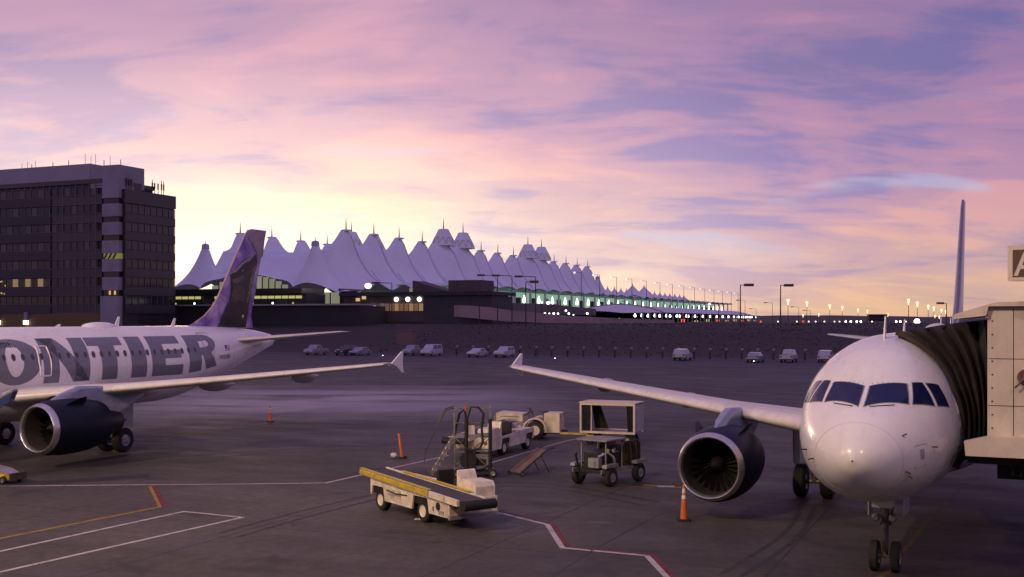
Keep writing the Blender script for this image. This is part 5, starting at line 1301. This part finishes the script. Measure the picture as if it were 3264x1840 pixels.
for s_ in (-1, 1):
    wheel(t, -.62+.35, s_*.62, .47, .28, 'rear_wheel', TUG, .6); wheel(t, 1.35, s_*.58, .32, .22, 'front_wheel', TUG, .6)
    rows = []
    for i in range(9):
        a = math.pi*i/8; rows.append([(-.27+.58*math.cos(a), s_*.46, .47+.58*math.sin(a)), (-.27+.58*math.cos(a), s_*.80, .47+.58*math.sin(a)), (-.27+.66*math.cos(a), s_*.80, .47+.66*math.sin(a)), (-.27+.66*math.cos(a), s_*.46, .47+.66*math.sin(a))])
    MB().grid(rows, close=True).build('mudguard', TUG, t, smooth=40)
    MB().lathe([(0,.06),(-.03,.06),(-.04,0)], 10, 'X', (-1.56, s_*.45, 1.22)).build('tail_lamp', mat('tail_red', (.25,.01,.01), .3), t)
MB().box(.6,1.6,.622,.627,1.12,1.18).box(.75,1.25,.622,.627,.98,1.04).build('stencil_mark', EQG, t, smooth=0)
MB().box(.22,.5,.60,.72,.55,.78).build('step_box', EQG, t, smooth=0)
MB().bar((-1.55,0,.42),(-1.85,0,.42),.12).build('hitch', DKM, t)

# --- open baggage cart
t = thing('baggage_cart', 'open baggage cart with cream frame, flat roof and dark side curtains', 'baggage cart', (5.02, 56.9, 0), math.atan2(-.36, .93))
CF = mat('cart_cream', (.62,.52,.40), .5, var=.10, scale=2); CUR = mat('curtain_dark', (.030,.034,.026), .9, var=.3, scale=3)
Lc, Wc = 1.38, .78
f = MB()
for x in (-Lc, Lc):
    for y in (-Wc, Wc): f.bar((x,y,.55),(x,y,2.02),.09)
for z in (.60, 2.0):
    for y in (-Wc, Wc): f.bar((-Lc,y,z),(Lc,y,z),.10)
f.build('frame', CF, t, smooth=0)
MB().box(-Lc-.08,Lc+.08,-Wc-.06,Wc+.06,2.055,2.10).build('roof', CF, t, smooth=0)
MB().box(-Lc+.05,Lc-.05,-Wc+.05,Wc-.05,.56,.62).build('floor', EQG, t, smooth=0)
MB().box(Lc-.02,Lc+.04,-Wc+.05,Wc-.05,.65,1.95).build('end_wall', mat('cart_end_grey', (.34,.33,.38), .5, var=.1), t, smooth=0)
MB().box(-Lc-.04,-Lc+.02,-Wc+.05,Wc-.05,.65,1.95).build('end_wall', mat('cart_end_grey', (.34,.33,.38), .5, var=.1), t, smooth=0)
def curtain(pts_top, pts_bot, nm='curtain'):
    rows = [[], []]
    n = 14
    for i in range(n+1):
        u = i/n; a = Vector(pts_top[0]).lerp(Vector(pts_top[1]), u); b = Vector(pts_bot[0]).lerp(Vector(pts_bot[1]), u)
        o = Vector((0, .035*math.sin(i*2.4), 0)); rows[0].append(tuple(a+o)); rows[1].append(tuple(b+o*1.4))
    MB().grid(rows).build(nm, CUR, t, smooth=60)
curtain(((-Lc+.08,-Wc+.1,1.95),(-Lc+.50,-Wc+.1,1.95)), ((-Lc+.08,-Wc+.1,.66),(-Lc+.46,-Wc+.1,.66)))
curtain(((-Lc+.12,Wc-.1,1.95),(-Lc+.55,Wc-.1,1.95)), ((-Lc+.3,Wc-.1,.66),(-Lc+1.02,Wc-.1,.66)))
curtain(((Lc-.42,-Wc+.1,1.95),(Lc-.10,-Wc+.1,1.95)), ((Lc-.36,-Wc+.1,.66),(Lc-.10,-Wc+.1,.66)))
MB().box(-Lc+.52,-Lc+.56,-Wc+.02,-Wc+.06,.65,1.96).build('curtain_pole', CF, t, smooth=0)
for x in (-.95, 1.0):
    for y in (-.62, .62): wheel(t, x, y, .24, .16, 'wheel', RIM, .5)
    MB().box(x-.1,x+.1,-.6,.6,.3,.54).build('axle_box', DKM, t, smooth=0)
MB().bar((-1.3,0,.40),(-2.75,.05,.40),.09).build('tow_bar', YEL, t); MB().box(-1.1,-.7,-.8,-.72,.34,.46).build('yellow_bracket', YEL, t, smooth=0)

# --- towed air-start / ground unit
t = thing('ground_power_cart', 'dark four-wheeled ground unit cart with small flat canopy and rusty tank', 'service cart', (3.72, 43.25, 0), math.atan2(.78, .62))
MB().box(-1.5,1.35,-.62,.62,.52,.64).build('deck', DKM, t, smooth=0)
MB().bar((-1.5,-.62,.58),(1.35,-.62,.58),.09,.14).bar((-1.5,.62,.58),(1.35,.62,.58),.09,.14).build('deck_rail', EQG, t)
for s_ in (-1, 1):
    wheel(t, -1.0, s_*.72, .36, .24, 'wheel', RIM, .5); wheel(t, .95, s_*.72, .36, .24, 'wheel', RIM, .5)
    MB().prism([(-1.42,.72),(-.58,.72),(-.62,.84),(-1.38,.84)], s_*.62, s_*.82).build('mudguard', EQG, t, smooth=0)
    MB().prism([(.55,.72),(1.35,.72),(1.3,.84),(.6,.84)], s_*.58, s_*.88).build('mudguard', EQG, t, smooth=0)
for x in (-1.05, .05):
    for y in (-.55, .55): MB().bar((x,y,.64),(x,y,1.68),.04).build('canopy_post', EQG, t, smooth=0)
MB().box(-1.22,.22,-.68,.68,1.68,1.73).build('canopy_roof', EQG, t, smooth=0)
MB().prism([(-.95,.66),(-.1,.66),(-.1,1.15),(-.35,1.3),(-.85,1.2)], -.42, .42).build('engine_block', DKM, t, smooth=20)
MB().box(-1.35,-1.1,-.42,.05,.7,1.05).build('control_panel', EQG, t, smooth=0)
MB().box(-.98,.02,-.5,.5,.66,1.22).build('engine_cover', DKM, t, smooth=0)
MB().tube([(-1.2,-.3,1.1),(-.9,-.5,1.25),(-.6,-.58,1.05),(-.5,-.58,.75)], .06, 8).build('silver_duct', BARE, t)
MB().lathe([(-.5,0),(-.5,.3),(-.4,.36),(.4,.36),(.5,.3),(.5,0)], 18, 'X', (.72,.22,1.05)).build('tank', RUST, t)
MB().lathe([(-.5,0),(-.5,.26),(-.4,.30),(.4,.30),(.5,.26),(.5,0)], 18, 'X', (.72,-.36,.98)).build('tank', RUST, t)
MB().prism([(.15,.66),(1.3,.66),(1.28,1.45),(1.1,1.6),(.3,1.58),(.15,1.4)], -.6, -.54).build('side_screen', RUST, t, smooth=0)
MB().prism([(.15,.66),(1.3,.66),(1.28,1.45),(1.1,1.6),(.3,1.58),(.15,1.4)], .54, .6).build('side_screen', RUST, t, smooth=0)
for i in range(5): MB().tube([(.3+i*.2,-.62,1.5),(.32+i*.2,-.66,1.1),(.28+i*.2,-.64,.72)], .035, 6).build('coiled_hose', RUST if i % 2 else BLK, t)
for i in range(4): MB().lathe([(0,.05),(.14,.05),(.16,0)], 8, 'Z', (-.85+i*.22, -.46+.1*(i%2), 1.2)).build('gauge', EQW, t)
MB().tube([(-1.5,0,.5),(-1.9,0,.45),(-2.15,.05,1.25)], .04, 6).build('draw_bar', DKM, t); MB().lathe([(-.05,.05),(.05,.05)], 8, 'Y', (-2.15,.05,1.3), cap=True).build('draw_bar_eye', RUST, t)

# --- folded wheeled ramp
t = thing('folded_ramp_trolley', 'brown folded ramp trolley on small wheels beside the ground unit', 'trolley', (.72, 45.6, 0), R(38))
MB().add([(-.75,-.35,.12),(-.75,.35,.12),(.65,.30,.92),(.65,-.30,.92),(-.75,-.35,.17),(-.75,.35,.17),(.65,.30,.97),(.65,-.30,.97)], [(0,1,2,3),(7,6,5,4),(0,4,5,1),(1,5,6,2),(2,6,7,3),(3,7,4,0)]).build('ramp_panel', mat('panel_brown', (.14,.095,.07), .7, var=.2, scale=3), t, smooth=0)
for s_ in (-1, 1):
    MB().tube([(-.78,s_*.36,.10),(.68,s_*.31,.95),(1.0,s_*.3,1.0)], .025, 6).build('side_rail', STEEL, t); MB().tube([(.3,s_*.33,.75),(.75,s_*.33,.03)], .02, 6).build('prop_leg', STEEL, t)
    wheel(t, -.72, s_*.40, .09, .06)

# --- cones
def cone(label, px_, py_, h, lean=0, bands=True, slim=False):
    x, y = ground(px_, py_); t = thing('traffic_cone', label, 'cone', (x, y, .002), random.random(), 'orange cones on the stand'); t.rotation_euler = (0, lean, 0)
    br = .20
    MB().prism([(-br,-br*.6),(-br*.6,-br),(br*.6,-br),(br,-br*.6),(br,br*.6),(br*.6,br),(-br*.6,br),(-br,br*.6)], 0, .07, 'XY').build('base', BLK, t, smooth=0)
    r0, r1 = (.075, .05) if slim else (.12, .035)
    MB().lathe([(.07,r0),(h*.97,r1),(h,r1*.6),(h+.005,0)], 16, 'Z').build('cone_body', ORA, t, smooth=40)
    if bands:
        for a, b in ((.60,.70),(.76,.88)):
            ra = r0+(r1-r0)*(a*h-.07)/(h*.9); rb = r0+(r1-r0)*(b*h-.07)/(h*.9)
            MB().lathe([(a*h,ra+.004),(b*h,rb+.004)], 16, 'Z').build('white_band', WHB, t)
    return t
cone('orange cone with two white bands beside the right engine', 2180, 1661, 1.14)
cone('leaning slim orange post near the white bag', 1282, 1461, 1.12, R(-8), False, True)
cone('small far orange cone with white bands on the yellow line', 861, 1346, .98)
cone('orange cone standing behind the access stand', 1508, 1492, .95, 0, False)
x, y = ground(1256, 1461)
mb = MB()
for i in range(7):
    a = math.pi*i/6-math.pi/2; mb_r = [( .16*math.cos(a)*(1+.3*math.sin(k*1.9+i))*math.cos(2*math.pi*k/9), .16*math.cos(a)*(1+.3*math.sin(k*2.3))*math.sin(2*math.pi*k/9), .11+.11*math.sin(a)+.03*math.sin(k*3+i)) for k in range(9)]
    if i == 0: rws = []
    rws.append(mb_r)
tag(MB().grid(rws, close=True).build('litter_bag', WHB, loc=(x, y, .01), smooth=20), 'small crumpled white bag beside the leaning orange post', 'bag')
x, y = ground(1343, 1657)
tag(MB().prism([(-.22,-.05),(.2,-.08),(.25,.04),(-.18,.08)], .006, .03, 'XY').build('wheel_chock', WHB, loc=(x, y, 0), smooth=0), 'flat pale chock lying by the front loader wheel', 'chock')
# --- yellow tow unit at the left edge
x, y = ground(20, 1538)
t = thing('tow_dolly', 'yellow towed dolly with a pale metal top at the left edge', 'dolly', (x, y, 0), R(-22))
MB().box(-1.6,.55,-.35,.35,.16,.36).build('frame', YEL, t, smooth=0); MB().prism([(-1.6,.37),(.35,.37),(.0,.52),(-1.6,.75)], -.3, .3).build('deck_cover', BARE, t, smooth=0)
MB().box(.55,.62,-.4,.4,.14,.4).build('bumper', RUST, t, smooth=0)
for xx in (-1.1,.25):
    for s_ in (-1,1): wheel(t, xx, s_*.4, .15, .1)
# --- blue conveyor boom by the left wing root
t = thing('catering_conveyor', 'dark blue raised conveyor boom at the left edge below the wing root', 'conveyor', (-20.7, 40.4, 0), R(12))
MB().prism([(-2.0,.7),(2.6,3.25),(2.75,3.62),(-2.0,1.1)], -.45, .45).build('boom', mat('boom_blue', (.02,.04,.12), .4, coat=.3), t, smooth=0)
MB().prism([(-2.0,1.11),(2.74,3.63),(2.72,3.70),(-2.0,1.18)], -.40, .40).build('belt', mat('boom_top', (.16,.18,.28), .5), t, smooth=0)
MB().bar((-.2,0,1.8),(-1.0,0,.5),.3).build('boom_support', DKM, t)
MB().box(-3.4,.4,-.7,.7,.4,.9).build('chassis', DKM, t, smooth=0)
for xx in (-2.9, -.2):
    for s_ in (-1,1): wheel(t, xx, s_*.65, .36, .24)

# the concourse the photograph is taken from: its long wall runs just behind the window seat
t = thing('concourse_building', 'long concourse building that the photograph is taken from', 'building', (0, 0, 0), GA)
MB().box(-32, -1.0, -150, 150, 0, 12.4).build('wall', mat('concourse_panel', (.20,.18,.17), .8, var=.1, scale=.2), t, smooth=0)
MB().box(-32.5, -.7, -150.5, 150.5, 12.4, 13.6).build('roof', DARKC, t, smooth=0)
for i in range(40): MB().box(-.99, -.93, -148+i*7.4, -141.4+i*7.4, 5.2, 9.4).build('window', GLZ, t, smooth=0)
# ================================================================== APRON FLOODLIGHTS (their row of reflections shows on the right nose)
for i, (xx, yy, pw) in enumerate(((*grd(1.4, 17)[:2], .9), (*grd(1.4, 42)[:2], 1.4), (*grd(1.4, 68)[:2], 1.1), (*grd(1.4, -12)[:2], .25))):
    t = thing('apron_floodlight', 'warm floodlight on a mast at the concourse edge, ' + ['nearest on the left', 'middle one on the left', 'farthest on the left', 'only one on the right'][i], 'floodlight', (xx, yy, 0), GA-R(90), group='floodlights on the concourse edge')
    MB().tube([(0,0,0),(0,0,23.5)], [.22,.14], 8).build('mast', STEEL, t)
    hd = MB().box(-.55,.55,-.25,.2,23.5,24.1).build('lamp_head', STEEL, t, smooth=0)
    MB().box(-.48,.48,.205,.225,23.55,24.05).build('lamp_lens', glow('flood_lens', (1,.76,.45), 40), t, smooth=0)
    ld = bpy.data.lights.new('flood', 'SPOT'); ld.energy = FLOOD*pw; ld.color = (1,.70,.40); ld.spot_size = R(120); ld.spot_blend = .6; ld.shadow_soft_size = .5
    lo = bpy.data.objects.new('flood_lamp', ld); COL.objects.link(lo); lo.parent = t; lo.location = (0, .5, 23.8)
    lo.rotation_euler = Vector((0, -1, .60)).to_track_quat('Z', 'Y').to_euler()
